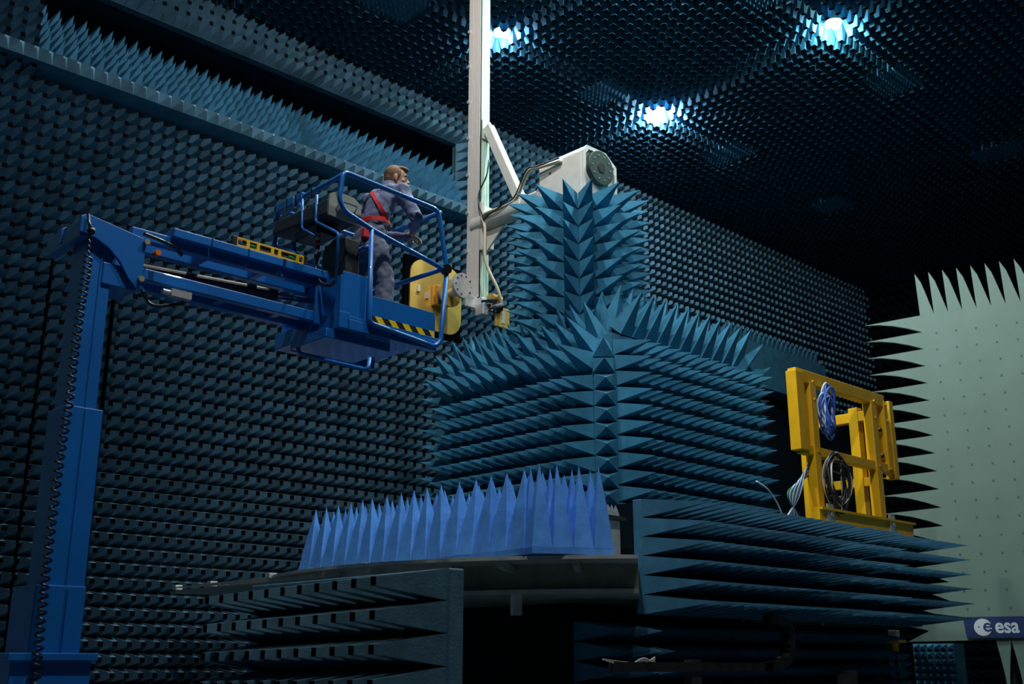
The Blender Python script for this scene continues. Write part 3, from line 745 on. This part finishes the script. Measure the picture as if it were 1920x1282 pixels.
MB().cyl(f0-V(0, .52, -.05), f0-V(0, .58, -.05), .19, 32).build('grey_flange', M['steel'], ga)
for k in range(10):
    a = k*.628; p = f0+V(.15*math.cos(a), -.58, .05+.15*math.sin(a)); MB().cyl(p, p-V(0, .015, 0), .012, 6).build('screw', M['darksteel'], ga)
m0 = V(MX+.12, MYn-.02, mzb-.1)
MB().box(m0-V(.16, .1, .1), m0+V(.14, .14, .06)).build('slide_block', M['steel'], ga, bevel=.01)
MB().box(f0+V(-.06, -.72, -.13), m0+V(.05, .1, -.08)).box(m0+V(-.2, -.16, -.22), m0+V(-.02, .0, -.05)).build('lower_clamp', M['steel'], ga, bevel=.01)
for k, (dx, dz) in enumerate(((-.15, -.02), (-.05, .02), (-.1, -.16), (.03, -.1))):
    MB().cyl(m0+V(dx, -.1, dz), m0+V(dx+.05, -.24, dz-.02), .035, 12).build('knob', M['black' if k % 2 else 'chrome'], ga)
MB().cyl(m0+V(-.08, -.16, -.12), m0+V(.10, -.24, -.07), .062, 20).build('motor', M['black'], ga)
MB().cyl(m0+V(-.04, -.178, -.112), m0+V(.0, -.195, -.10), .065, 20).build('motor_band', M['chrome'], ga)
MB().cyl(m0+V(.02, -.08, .08), m0+V(.2, -.08, .08), .085, 16).build('gear_cover', M['golddark'], ga)
MB().box(m0+V(.02, -.2, -.36), m0+V(.30, -.17, -.06)).build('gold_board', M['gold'], ga, bevel=.005)
MB().box(m0+V(.14, -.207, -.30), m0+V(.20, -.2, -.12)).build('label_plate', M['steel'], ga)
MB().box(m0+V(.0, -.12, -.03), m0+V(.06, -.09, .03)).build('connector', M['orange'], ga)
for x, z in ((-.36, .05), (-.19, -.02)): MB().box(gc+V(x-.02, -.04, z-.05), gc+V(x+.02, 0, z+.05)).build('bolt_clip', M['steel'], ga)

# ---------------------------------------------------------------- blue mast lift with jib and basket
YN = 7.02; JY = 7.5
lf = thing('boom_lift', 'blue telescopic mast lift with jib arm and railed work basket', 'lift', (3.0, 7.5, 0))
LB = M['liftblue']
def bl(nm, mb, bev=.006, m=LB, par=lf, smooth=False): return mb.build(nm, m, par, bevel=bev, smooth=smooth)
MFy = 7.3
def msec(xa, xb, yb, z0, z1):
    bl('mast_section', MB().box((xa, MFy+.0, z0), (xb, yb, z1)))
def ex(px, py): return onY(px, py, MFy)[0]
zs1 = onY(150, 762, MFy)[2]; zs2 = onY(100, 1097, MFy)[2]; zs3 = onY(90, 1230, MFy)[2]; ztop = onY(165, 402, MFy)[2]
xl1, xr1 = ex(132, 745), ex(185, 745); xl2, xr2 = ex(127, 775), ex(188, 775); xl3, xr3 = ex(68, 1110), ex(155, 1110)
bl('mast_section', MB().box((xl1, MFy+.015, 2.4), (xr1, MFy+.26, ztop-.1)))
msec(xl2-.02, xr2+.02, MFy+.30, 1.5, zs1); 
bl('mast_section', MB().box((xl3-.02, MFy-.03, .5), (xr3+.01, MFy+.36, zs2)))
bl('mast_section', MB().box((xl3-.13, MFy-.06, .35), (ex(159, 1235)+.02, MFy+.42, zs3)))
bl('mast_collar', MB().box((xl3-.16, MFy-.09, zs3-.03), (ex(159, 1235)+.05, MFy+.45, zs3+.02)))
for xx in (xl1+.115, ):
    bl('mast_rib', MB().box((xx-.006, MFy+.008, zs1), (xx+.006, MFy+.02, ztop-.25)), .002)
    bl('mast_rib', MB().box((xx-.006, MFy-.042, 1.6), (xx+.006, MFy-.0, zs2-.02)), .002)
    bl('mast_rib', MB().box((xx-.006, MFy-.008, zs2), (xx+.006, MFy+.01, zs1-.01)), .002)
bl('chassis', MB().box((2.35, 6.95, .12), (3.85, 8.15, .5)).box((2.5, 7.1, .5), (3.5, 7.95, .95)), .03)
for x in (2.65, 3.55):
    for y in (6.98, 8.12): MB().cyl((x, y-.07, .2), (x, y+.07, .2), .2, 24).build('wheel', M['rubber'], lf)
# head of the mast: gusset plates and cap
gp = [(165, 400), (270, 447), (275, 455), (268, 505), (264, 535), (272, 543), (255, 540), (240, 520), (225, 490), (205, 465), (182, 447), (163, 437), (150, 432), (153, 404)]
g3 = [onY(*q, MFy-.03) for q in gp]
bl('gusset_plate', MB().prism(g3[::-1], (0, .025, 0)), .003)
bl('gusset_plate', MB().prism([p+V(0, .34, 0) for p in g3][::-1], (0, .025, 0)), .003)
zc_ = g3[0][2]
bl('mast_cap', MB().box((xl1-.06, MFy-.01, zc_-.16), (xl1+.02, MFy+.62, zc_-.02)).box((xl1-.03, MFy, zc_-.14), (g3[1][0]-.05, MFy+.31, zc_-.10)))
bl('mast_cap', MB().prism([onX(103, 452, xl1-.07), onX(103, 470, xl1-.07), onX(150, 440, xl1-.07), onX(152, 408, xl1-.07)], (.06, 0, 0)), .005)
xj = g3[3][0]
bl('knuckle', MB().box((xj-.28, MFy+.0, g3[5][2]-.02), (xj-.02, MFy+.3, g3[3][2])), .01)
# jib: four tubes in two pairs
xe = onY(595, 560, JY)[0]
zu = onY(320, 470, JY)[2]; zl_ = onY(320, 540, JY)[2]
for y in (JY-.13, JY+.10):
    bl('jib_tube', MB().bar((xj-.08, y, zu), (xe, y, zu+.01), .07, .09), .008)
    bl('jib_tube', MB().bar((xj-.08, y, zl_), (xe+.02, y, zl_), .07, .09), .008)
for i in range(3):
    xa_ = xj+.22+i*.32; bl('jib_tray', MB().box((xa_, JY-.22, zu+.03), (xa_+.31, JY-.06, zu+.10)), .006)
bl('jib_tray', MB().box((xj+1.2, JY-.22, zu+.03), (xe-.05, JY-.06, zu+.10)), .006)
for x in (xj+.55, xj+1.05): bl('jib_cross_tube', MB().bar((x, JY-.13, zu), (x, JY+.1, zu), .06, .07)); bl('jib_cross_tube', MB().bar((x+.2, JY-.13, zl_), (x+.2, JY+.1, zl_), .06, .05))
hc = MB().cyl((xj-.05, JY-.02, zl_+.07), (xe-.42, JY-.02, zl_+.15), .048, 16).build('hydraulic_cylinder', M['black'], lf)
MB().cyl((xe-.43, JY-.02, zl_+.149), (xe-.06, JY-.02, zl_+.18), .026, 14).build('piston_rod', M['chrome'], hc)
for q, mm in (((277, 453), 'console'), ((297, 473), 'orange'), ((266, 522), 'console')):
    p = onY(*q, MFy-.06); MB().cyl(p, p+V(0, .06, 0), .022, 10).build('pivot_pin', M[mm], lf)
MB().tube(spline([onY(270, 438, MFy-.02), onY(300, 450, JY-.2), onY(325, 462, JY-.2), onY(340, 478, JY-.1)], 8), .014, 8).build('hose', M['rubber'], lf, smooth=True)
MB().tube(spline([onY(268, 545, MFy), onY(275, 562, JY-.15), onY(292, 573, JY-.18), onY(330, 571, JY-.18), onY(345, 567, JY-.15)], 8), .014, 8).build('hose', M['rubber'], lf, smooth=True)
p = onY(335, 553, JY-.2); MB().box(p-V(.07, .03, .025), p+V(.09, .03, .03)).cyl(p-V(.07, 0, 0), p-V(.13, 0, 0), .022, 10).build('valve', M['steel'], lf)
# spiral cable on the mast
cp = [(169, 435), (163, 500), (152, 570), (140, 660), (128, 760), (112, 860), (98, 970), (85, 1080), (75, 1180), (66, 1290)]
P = spline([onY(x, y, MFy-.10) for x, y in cp], 40); hel = []
for i, p in enumerate(P):
    z = p[2]; amp = .028 if i > 26 else .004
    a = i*.98; hel.append(p+V(amp*math.cos(a), amp*math.sin(a), 0))
MB().tube(hel, .0085, 5).build('spiral_cable', M['rubber'], lf, smooth=True)
MB().tube([onY(165, 402, MFy-.05), onY(167, 418, MFy-.08), onY(171, 432, MFy-.1)], .012, 6).ell(onY(171, 433, MFy-.1), (.03, .03, .03)).build('cable_clamp', M['rubber'], lf, smooth=True)
# basket
BXl, BXr, BYn, BYfar = 4.86, 5.93, YN, 8.08
R_ = .0215
def N_(x, y): return onY(x, y, YN)
def tb(nm, pts, r=R_, fil=.07, closed=False): return MB().tube(pts, r, 10, closed=closed, fillet=fil).build(nm, LB, lf, smooth=True)
zr = N_(735, 359)[2]
tb('top_rail', [N_(640, 350), N_(643, 321), N_(822, 394), N_(838, 508), N_(700, 432), N_(645, 395), N_(636, 370)], closed=True)
tb('side_loop', [N_(697, 430), N_(692, 605), N_(815, 650), N_(826, 640), N_(838, 505)], fil=.05)
xA = N_(648, 324)[0]; xB = N_(826, 400)[0]; zA = N_(648, 324)[2]; zM = N_(836, 508)[2]
C0 = onX(522, 385, xA); C1 = onX(512, 440, xA); C2 = onX(533, 465, xA)
YF = C0[1]
tb('end_rail', [V(xA, YN+.02, zA-.005), V(xA, YF, zA-.03), V(xA, YF+.02, zA-.38), onX(535, 464, xA), onX(590, 500, xA), onX(600, 500, xA)])
tb('far_rail', [V(xA, YF-.02, zA-.02), V(xB, YF, zA-.04), V(xB, YN, zA-.05)])
tb('end_post', [V(xB, YF, zA-.04), V(xB, YF, 4.25)])
tb('mid_rail', [V(xB+.02, YN, zM), V(xB, YF, zM+.02)])
tb('mid_rail', [onX(691, 463, xA+.28), onX(603, 491, xA+.28)])
tb('far_mid_rail', [V(xA, YF, zM-.02), V(xB, YF, zM)])
tb('end_post', [V(xA+.02, YF-.25, zA-.4), V(xA+.1, YF-.3, 4.7)])
zf = 4.30
bl('floor_tray', MB().box((xA+.08, YN+.03, zf-.04), (xB+.01, YF-.05, zf)))
bl('floor_beam', MB().box((xA+.02, YN+.02, zf-.12), (xA+.12, YF-.05, zf+.02)).box((xA+.1, YN+.02, zf-.12), (xB, YN+.10, zf-.03)).box((xA+.1, YF-.13, zf-.12), (xB, YF-.05, zf-.03)))
tbd = bl('toe_board', MB().box((xA+.30, YN+.05, zf), (xB, YN+.065, zf+.23)), .003)
bl('toe_board', MB().box((xB-.01, YN+.05, zf), (xB+.005, YF-.05, zf+.2)), .003)
bl('toe_board', MB().box((xA+.08, YF-.06, zf), (xB, YF-.05, zf+.2)), .003)
bl('end_panel', MB().box((xA+.04, YN+.05, zf-.05), (xA+.06, YN+.68, zf+.34)).box((xA+.06, YN+.05, zf-.05), (xA+.32, YN+.065, zf+.38)), .004)
z0s, z1s = N_(760, 611)[2]-.045, N_(760, 611)[2]+.035
xs = np.linspace(xA+.31, xB-.005, 11)
MB().box((xs[0], YN+.046, z0s), (xs[-1], YN+.0495, z1s)).build('stripe_base', M['stripeyellow'], tbd, label='yellow strip of the hazard band')
for i in range(0, 10, 2):
    w_ = xs[1]-xs[0]; a = xs[i]+.02; a2 = min(a+w_*1.0, xs[-1])
    MB().prism([(a+.05, YN+.0455, z0s), (min(a2+.05, xs[-1]), YN+.0455, z0s), (a2-.015, YN+.0455, z1s), (a-.015, YN+.0455, z1s)][::1], (0, .003, 0)).build('hazard_stripe', M['stripeblack'], tbd)
bt = bl('base_frame', MB().box((xA-.05, YN+.1, zf-.20), (xA+.6, YN+.62, zf-.12)))
tb('step_loop', [onX(558, 640, xA-.02), onX(560, 663, xA-.02), onX(690, 694, xA+.05), onX(693, 672, xA+.1)], r=.017, fil=.05)
hd_ = MB()
for i in range(9):
    for j in range(3):
        p = V(xA+.2+i*.09, YN+.2+j*.12, zf-.042); hd_.cyl(p, p-V(0, 0, .004), .007, 6)
o = hd_.build('drain_studs', M['console'], lf); o['kind'] = 'stuff'
# bracket between jib and basket
bl('jib_bracket', MB().box((xe-.02, JY-.17, zl_-.10), (xe+.06, JY+.16, zu+.10)).box((xe+.04, JY-.12, zf-.15), (xe+.26, JY+.12, zu+.02)), .01)
bl('jib_bracket', MB().box((xe-.14, JY-.19, zl_-.07), (xe+.03, JY-.165, zu+.09)), .006)
for z in (zl_, zu): MB().cyl((xe-.04, JY-.21, z), (xe-.04, JY-.18, z), .026, 10).build('pivot_pin', M['black'], lf)
# control console box hung on the end rail
cq = [(528, 430), (600, 372), (648, 362), (686, 382), (690, 405), (612, 444), (560, 452), (526, 452)]
c_y0, c_y1 = YN+.28, YF-.02
cz1 = onX(640, 372, xA+.1)[2]
cs = MB().prism([(xA-.06, YN+.16, cz1-.05), (xA-.06, YF-.05, cz1-.02), (xA-.06, YF-.02, cz1-.15), (xA-.06, YN+.16, cz1-.20)], (.34, 0, 0)).build('control_console', M['consoledark'], lf, bevel=.02)
MB().prism([(xA-.05, YN+.145, cz1-.20), (xA+.28, YN+.145, cz1-.22), (xA+.28, YN+.145, cz1-.03), (xA+.20, YN+.145, cz1+.02), (xA+.03, YN+.145, cz1+.03), (xA-.05, YN+.145, cz1-.01)], (0, .015, 0)).build('front_plate', M['console'], cs)
MB().tube([V(xA+.02, YN+.14, cz1-.13), V(xA+.02, YN+.09, cz1-.08), V(xA+.2, YN+.09, cz1-.08), V(xA+.2, YN+.14, cz1-.13)], .008, 8, fillet=.02).build('wire_handle', M['chrome'], cs, smooth=True)
MB().box((xA-.02, YN+.35, cz1-.28), (xA+.2, YN+.7, cz1-.2)).build('underside_box', M['black'], cs, bevel=.01)
for k in range(3): MB().cyl((xA+.02+k*.07, YN+.4+k*.1, cz1-.28), (xA+.02+k*.07, YN+.4+k*.1, cz1-.33), .02, 10).build('switch', M[('console', 'harness', 'black')[k]], cs)
tb('console_bracket', [onX(567, 373, xA-.07), onX(566, 428, xA-.07), onX(590, 442, xA-.07)], r=.011, fil=.03)
tb('console_bracket', [onX(594, 365, xA-.08), onX(592, 415, xA-.08), onX(634, 437, xA-.08), onX(630, 530, xA-.05)], r=.012, fil=.03)
bl('rail_clamp', MB().box((xA-.04, YF-.30, zA-.07), (xA+.05, YF-.02, zA+.01)).box((xA-.03, YF-.42, zA-.05), (xA+.03, YF-.34, zA+.02)), .01)
for k, y in enumerate((YF-.22, YF-.36, YF-.6)): MB().cyl((xA-.05, y, zA-.12), (xA-.05, y, zA-.01), .012, 8).build('clamp_bolt', M['chrome'], lf)
# battery or cable box behind the bracket
p = onX(630, 475, xA+.2)
MB().prism([onX(q[0], q[1], xA+.12) for q in ((600, 510), (606, 470), (625, 448), (648, 444), (648, 515), (628, 525), (606, 524))][::-1], (.14, 0, 0)).build('cable_box', M['black'], lf, bevel=.01)
MB().tube(spline([onX(600, 470, xA), onX(592, 500, xA-.02), onX(600, 528, xA-.03), onX(618, 535, xA-.03), onX(630, 525, xA)], 8), .014, 8).build('hose', M['rubber'], lf, smooth=True)
MB().cyl(N_(836, 505)+V(0, -.03, .0), N_(836, 505)+V(0, .03, 0), .045, 20).build('rubber_bumper', M['rubber'], lf)
for q in ((719, 351), (800, 375), (781, 478), (762, 545), (700, 338)):
    pass
# ---------------------------------------------------------------- spirit level lying on the jib tray
l0 = onY(436, 488, JY-.2); l1 = onY(570, 515, JY-.2)
zt2 = zu+.10
x0_, x1_ = l0[0], l1[0]
sl_ = thing('spirit_level', 'yellow spirit level lying on the blue jib arm', 'spirit level', (x0_, JY-.2, zt2))
fr_ = MB(); ya, yb2 = JY-.215, JY-.185; hh = .075
fr_.box((x0_, ya, zt2), (x1_, yb2, zt2+.014)).box((x0_, ya, zt2+hh-.014), (x1_, yb2, zt2+hh))
for a in (0, .16, .30, .50, .60, .86, .96):
    xx = x0_+(x1_-x0_)*a; fr_.box((xx, ya, zt2+.012), (xx+.028, yb2, zt2+hh-.012))
fr_.build('body', M['levelyellow'], sl_, bevel=.002)
for a in (0, 1): MB().box((x0_+(x1_-x0_)*a-.02, ya-.003, zt2-.0), (x0_+(x1_-x0_)*a+.02, yb2+.003, zt2+hh+.002)).build('end_cap', M['black'], sl_, bevel=.004)
for a in (.24, .80): MB().cyl((x0_+(x1_-x0_)*a-.03, JY-.2, zt2+hh/2), (x0_+(x1_-x0_)*a+.03, JY-.2, zt2+hh/2), .013, 12).build('vial', M['vial'], sl_)
MB().box((x0_+.12*(x1_-x0_), JY-.203, zt2+.012), (x0_+.9*(x1_-x0_), JY-.197, zt2+hh-.012)).build('web', M['consoledark'], sl_)

# ---------------------------------------------------------------- the worker in the basket
from mathutils.bvhtree import BVHTree
fd = nrm(V(math.cos(math.radians(-14)), math.sin(math.radians(-14)), 0)); rs = V(fd[1], -fd[0], 0)
pe = thing('person', 'worker in blue-grey coverall and red harness leaning on the basket rail', 'person', (5.45, 7.48, zf))
def ring(c, hw, hd, tilt=0): return (V(*c), rs*hw, fd*hd+V(0, 0, -tilt*hd))
TOR = [((5.43, 7.48, 5.02), .15, .12), ((5.43, 7.48, 5.10), .185, .135), ((5.445, 7.475, 5.22), .185, .14), ((5.475, 7.465, 5.36), .165, .12), ((5.51, 7.455, 5.46), .175, .125),
       ((5.55, 7.445, 5.58), .20, .135), ((5.585, 7.435, 5.67), .20, .12), ((5.61, 7.425, 5.725), .15, .10), ((5.62, 7.42, 5.765), .075, .075)]
SR, ER, WR = V(5.61, 7.24, 5.655), V(5.69, 7.13, 5.385), V(5.85, 7.36, 5.37)
SL, EL, WL = V(5.55, 7.62, 5.655), V(5.63, 7.70, 5.37), V(5.795, 7.345, 5.285)
HR, KR, FR_ = V(5.455, 7.385, 5.10), V(5.53, 7.33, 4.76), V(5.50, 7.32, 4.40)
HL, KL, FL = V(5.42, 7.575, 5.10), V(5.40, 7.62, 4.75), V(5.36, 7.63, 4.40)
def limb(mb, pts, rads, k=14):
    P = [V(*p) for p in pts]; mb.tube(P, .05, k, rads=rads)
    for p, r in zip(P, rads): mb.ell(p, (r, r, r), k=12, l=8)
def lerp(a, b_, t): return a+(b_-a)*t
hc_ = V(5.665, 7.385, 5.835); ha = math.radians(-36); fh = nrm(V(math.cos(ha), math.sin(ha), -.10)); rh = nrm(np.cross(fh, V(0, 0, 1))); uh = np.cross(rh, fh)
AXH = np.array([fh, rh, uh])
def H_(f, r, u): return hc_+fh*f+rh*r+uh*u
body = MB()
body.loft([(V(*c), rs*a*.8, fd*d_*.8) for c, a, d_ in TOR])
limb(body, [lerp(V(5.61, 7.425, 5.70), hc_, 0), H_(-.03, 0, -.06)], [.058, .055])
body.ell(H_(-.012, 0, .025), (.098, .076, .098), AXH, 20, 14)
body.ell(H_(.024, 0, -.045), (.070, .058, .082), AXH, 18, 12)
body.ell(H_(.055, 0, -.092), (.034, .034, .026), AXH)
body.ell(H_(.078, 0, .030), (.014, .045, .012), AXH)
body.tube([H_(.082, 0, .020), H_(.100, 0, -.005), H_(.116, 0, -.026)], .01, 8, rads=[.009, .011, .014])
for sg_ in (-1, 1): body.ell(H_(.100, .011*sg_, -.027), (.011, .008, .008), AXH, 10, 8); body.ell(H_(.060, .042*sg_, -.022), (.022, .022, .024), AXH, 12, 8)
body.ell(H_(.088, 0, -.054), (.011, .022, .006), AXH, 10, 8); body.ell(H_(.086, 0, -.066), (.011, .020, .006), AXH, 10, 8)
for sg_ in (-1, 1):
    body.ell(H_(-.012, .077*sg_, -.006), (.020, .009, .033), AXH, 12, 8); body.ell(H_(-.005, .077*sg_, -.032), (.012, .009, .012), AXH, 10, 8)
for a_, e_, w_ in ((SR, ER, WR), (SL, EL, WL)): limb(body, [a_, e_, w_], [.045, .036, .026])
for a_, e_, w_ in ((HR, KR, FR_), (HL, KL, FL)): limb(body, [a_, e_, w_], [.07, .05, .035])
def hand(mb, w_, d_, dn, out):
    d_ = nrm(d_); s_ = nrm(np.cross(d_, dn)); dn = np.cross(s_, d_)
    if s_@out < 0: s_ = -s_
    mb.ell(w_+d_*.05, (.05, .040, .017), [d_, s_, np.cross(d_, s_)], 14, 10)
    for k, (o_, l_) in enumerate(((-.031, .058), (-.011, .070), (.010, .074), (.030, .066))):
        b0 = w_+d_*.082+s_*o_; b1 = b0+d_*l_*.42+dn*l_*.22; b2 = b1+d_*l_*.08+dn*l_*.42; b3 = b2-d_*l_*.16+dn*l_*.26
        mb.tube([w_+d_*.055+s_*o_*.9, b0, b1, b2, b3], .009, 8, rads=[.010, .0105, .0095, .009, .0075])
        mb.ell(b3, (.0078, .0078, .0078), k=8, l=6)
    t0 = w_+d_*.03+s_*.030; t1 = t0+s_*.026+d_*.024+dn*.012; t2 = t1+d_*.024+dn*.026
    mb.tube([t0-s_*.01, t1, t2], .01, 8, rads=[.014, .0115, .009]); mb.ell(t2, (.009, .009, .009), k=8, l=6)
hand(body, WL, V(.5, -.75, -.12), V(0, 0, -1), V(1, .3, 0))
hand(body, WR, V(.35, .85, -.2), V(0, 0, -1), V(-1, 0, 0))
body.build('body', M['skin'], pe, remesh=.0062)
for sg_ in (-1, 1):
    e = MB().ell(H_(.075, .030*sg_, .010), (.010, .012, .008), AXH, 12, 8).build('eye', M['signwhite'], pe, smooth=True)
    MB().ell(H_(.083, .031*sg_, .010), (.004, .005, .006), AXH, 10, 6).build('iris', M['eye'], e, smooth=True)
    MB().tube([H_(.083, .014*sg_, .030), H_(.088, .030*sg_, .036), H_(.072, .048*sg_, .030)], .0045, 6).build('eyebrow', M['hair'], pe, smooth=True)
hr = MB()
hr.ell(H_(-.030, 0, .042), (.094, .0815, .092), AXH, 22, 14)
hr.ell(H_(-.060, 0, -.005), (.058, .068, .075), AXH, 18, 12)
hr.ell(H_(.030, 0, .103), (.062, .058, .028), AXH, 18, 10); hr.ell(H_(.070, .012, .098), (.030, .040, .022), AXH, 14, 8)
for sg_ in (-1, 1): hr.ell(H_(.012, .069*sg_, .030), (.022, .012, .040), AXH, 10, 8)
hr.build('hair', M['hair'], pe, remesh=.006)
cv = MB(); cv.loft([(V(*c), rs*a, fd*d_) for c, a, d_ in TOR])
limb(cv, [lerp(SR, V(5.59, 7.43, 5.66), .25), SR, lerp(SR, ER, .5), ER+V(.01, -.01, 0), lerp(ER, WR, .5), lerp(ER, WR, .93)], [.085, .082, .068, .060, .052, .042])
limb(cv, [lerp(SL, V(5.59, 7.43, 5.66), .25), SL, lerp(SL, EL, .5), EL, lerp(EL, WL, .5), lerp(EL, WL, .93)], [.085, .080, .066, .058, .050, .042])
cv.ell((5.57, 7.50, 5.655), (.12, .12, .075)); cv.ell((5.58, 7.34, 5.655), (.12, .12, .075))
cv.tube([V(5.612, 7.424, 5.73), V(5.632, 7.415, 5.79)], .07, 16, rads=[.082, .072])
cvo = cv.build('coverall_top', M['coverall'], pe, remesh=.010)
tr = MB(); tr.loft([(V(*c), rs*a*1.0, fd*d_*1.02) for c, a, d_ in [((5.43, 7.48, 4.98), .12, .10)]+TOR[:4]])
limb(tr, [HR, lerp(HR, KR, .5), KR, lerp(KR, FR_, .45), FR_], [.118, .105, .088, .082, .075])
limb(tr, [HL, lerp(HL, KL, .5), KL, lerp(KL, FL, .45), FL], [.116, .103, .086, .080, .074])
tro = tr.build('trousers', M['pants'], pe, remesh=.010)
for f_ in (FR_, FL):
    bt_ = MB(); bt_.tube([f_+V(0, 0, .06), f_-V(0, 0, .05)], .05, 12, rads=[.052, .055]); c_ = f_*V(1, 1, 0)+V(0, 0, zf+.042)
    bt_.ell(c_+fd*.06, (.135, .052, .042), [fd, rs, V(0, 0, 1)], 16, 10); bt_.box(c_*V(1, 1, 0)+V(-.05, -.045, zf+.001), c_*V(1, 1, 0)+V(.16, .03, zf+.02)); bt_.build('boot', M['black'], pe, remesh=.008)
# crumple the cloth a little
tx = bpy.data.textures.new('cloth_folds', 'CLOUDS'); tx.noise_scale = .075; tx.noise_depth = 1
for o in (cvo, tro):
    dm = o.modifiers.new('folds', 'DISPLACE'); dm.texture = tx; dm.strength = .030 if o is cvo else .020; dm.mid_level = .5; dm.texture_coords = 'GLOBAL'
# harness: webbing laid on the cloth
dg = bpy.context.evaluated_depsgraph_get()
def bvh(o): e = o.evaluated_get(dg); m = e.to_mesh(); t = BVHTree.FromPolygons([v.co.copy() for v in m.vertices], [tuple(p.vertices) for p in m.polygons]); e.to_mesh_clear(); return t
bts = [bvh(cvo), bvh(tro)]
def hit(org, d_):
    best = None
    for t in bts:
        h = t.ray_cast(Vector(org), Vector(nrm(d_)))
        if h[0] is not None and (best is None or h[3] < best[1]): best = (np.array(h[0]), h[3])
    return None if best is None else best[0]
def ribbon(nm, pix, wd, m, par=pe):
    P = spline([V(x, y, 0) for x, y in pix], 6); ctr = []
    for q in P:
        h = hit(CAM, ray(q[0], q[1]))
        if h is not None: ctr.append(h-nrm(h-CAM)*.022)
    if len(ctr) < 3: return
    mb = MB(); C_ = np.array(ctr)
    for _ in range(12): C_[1:-1] = (C_[:-2]+2*C_[1:-1]+C_[2:])/4
    vs = []; n_ = len(C_)
    for i in range(n_):
        t_ = nrm(C_[min(i+1, n_-1)]-C_[max(i-1, 0)]); v_ = nrm(C_[i]-CAM); s_ = nrm(np.cross(t_, v_))*wd/2; k_ = v_*.004
        vs += [C_[i]-s_-k_, C_[i]+s_-k_, C_[i]+s_+k_*2, C_[i]-s_+k_*2]
    fs = [(0, 1, 2, 3), tuple(range(4*n_-4, 4*n_))[::-1]]
    for i in range(n_-1):
        for j in range(4): fs.append((4*i+j, 4*i+(j+1) % 4, 4*i+4+(j+1) % 4, 4*i+4+j))
    mb.add(vs, fs); mb.build(nm, m, par)
ribbon('shoulder_strap', [(695, 356), (701, 368), (711, 384), (720, 400), (725, 412)], .034, M['harness'])
zw = 5.352
bw = MB(); ck = 28; cw = V(5.473, 7.466, zw); vs = []
for j in range(ck):
    t = 2*math.pi*j/ck; e_ = rs*math.cos(t)+fd*math.sin(t); r0 = 1/math.hypot(math.cos(t)/.186, math.sin(t)/.142)
    for rr, dz in ((r0, -.02), (r0+.008, -.02), (r0+.008, .02), (r0, .02)): vs.append(cw+e_*rr+V(0, 0, dz))
fs = [(4*j+i, 4*((j+1) % ck)+i, 4*((j+1) % ck)+(i+1) % 4, 4*j+(i+1) % 4) for j in range(ck) for i in range(4)]
bw.add(vs, fs).build('waist_belt', M['harness'], pe)
ribbon('thigh_strap', [(676, 452), (682, 462), (692, 470)], .035, M['black'])
h = hit(CAM, ray(686, 438))
if h is not None:
    v_ = nrm(h-CAM); MB().box(h-V(.04, .03, .05), h+V(.04, .02, .05)).build('pouch', M['harness'], pe, bevel=.015)
h = hit(CAM, ray(698, 353))
if h is not None: MB().tube([h+V(.0, -.01, .03), h+V(.02, -.02, 0), h+V(0, -.01, -.03), h+V(-.02, -.01, 0)], .006, 6, closed=True).build('back_ring', M['chrome'], pe)
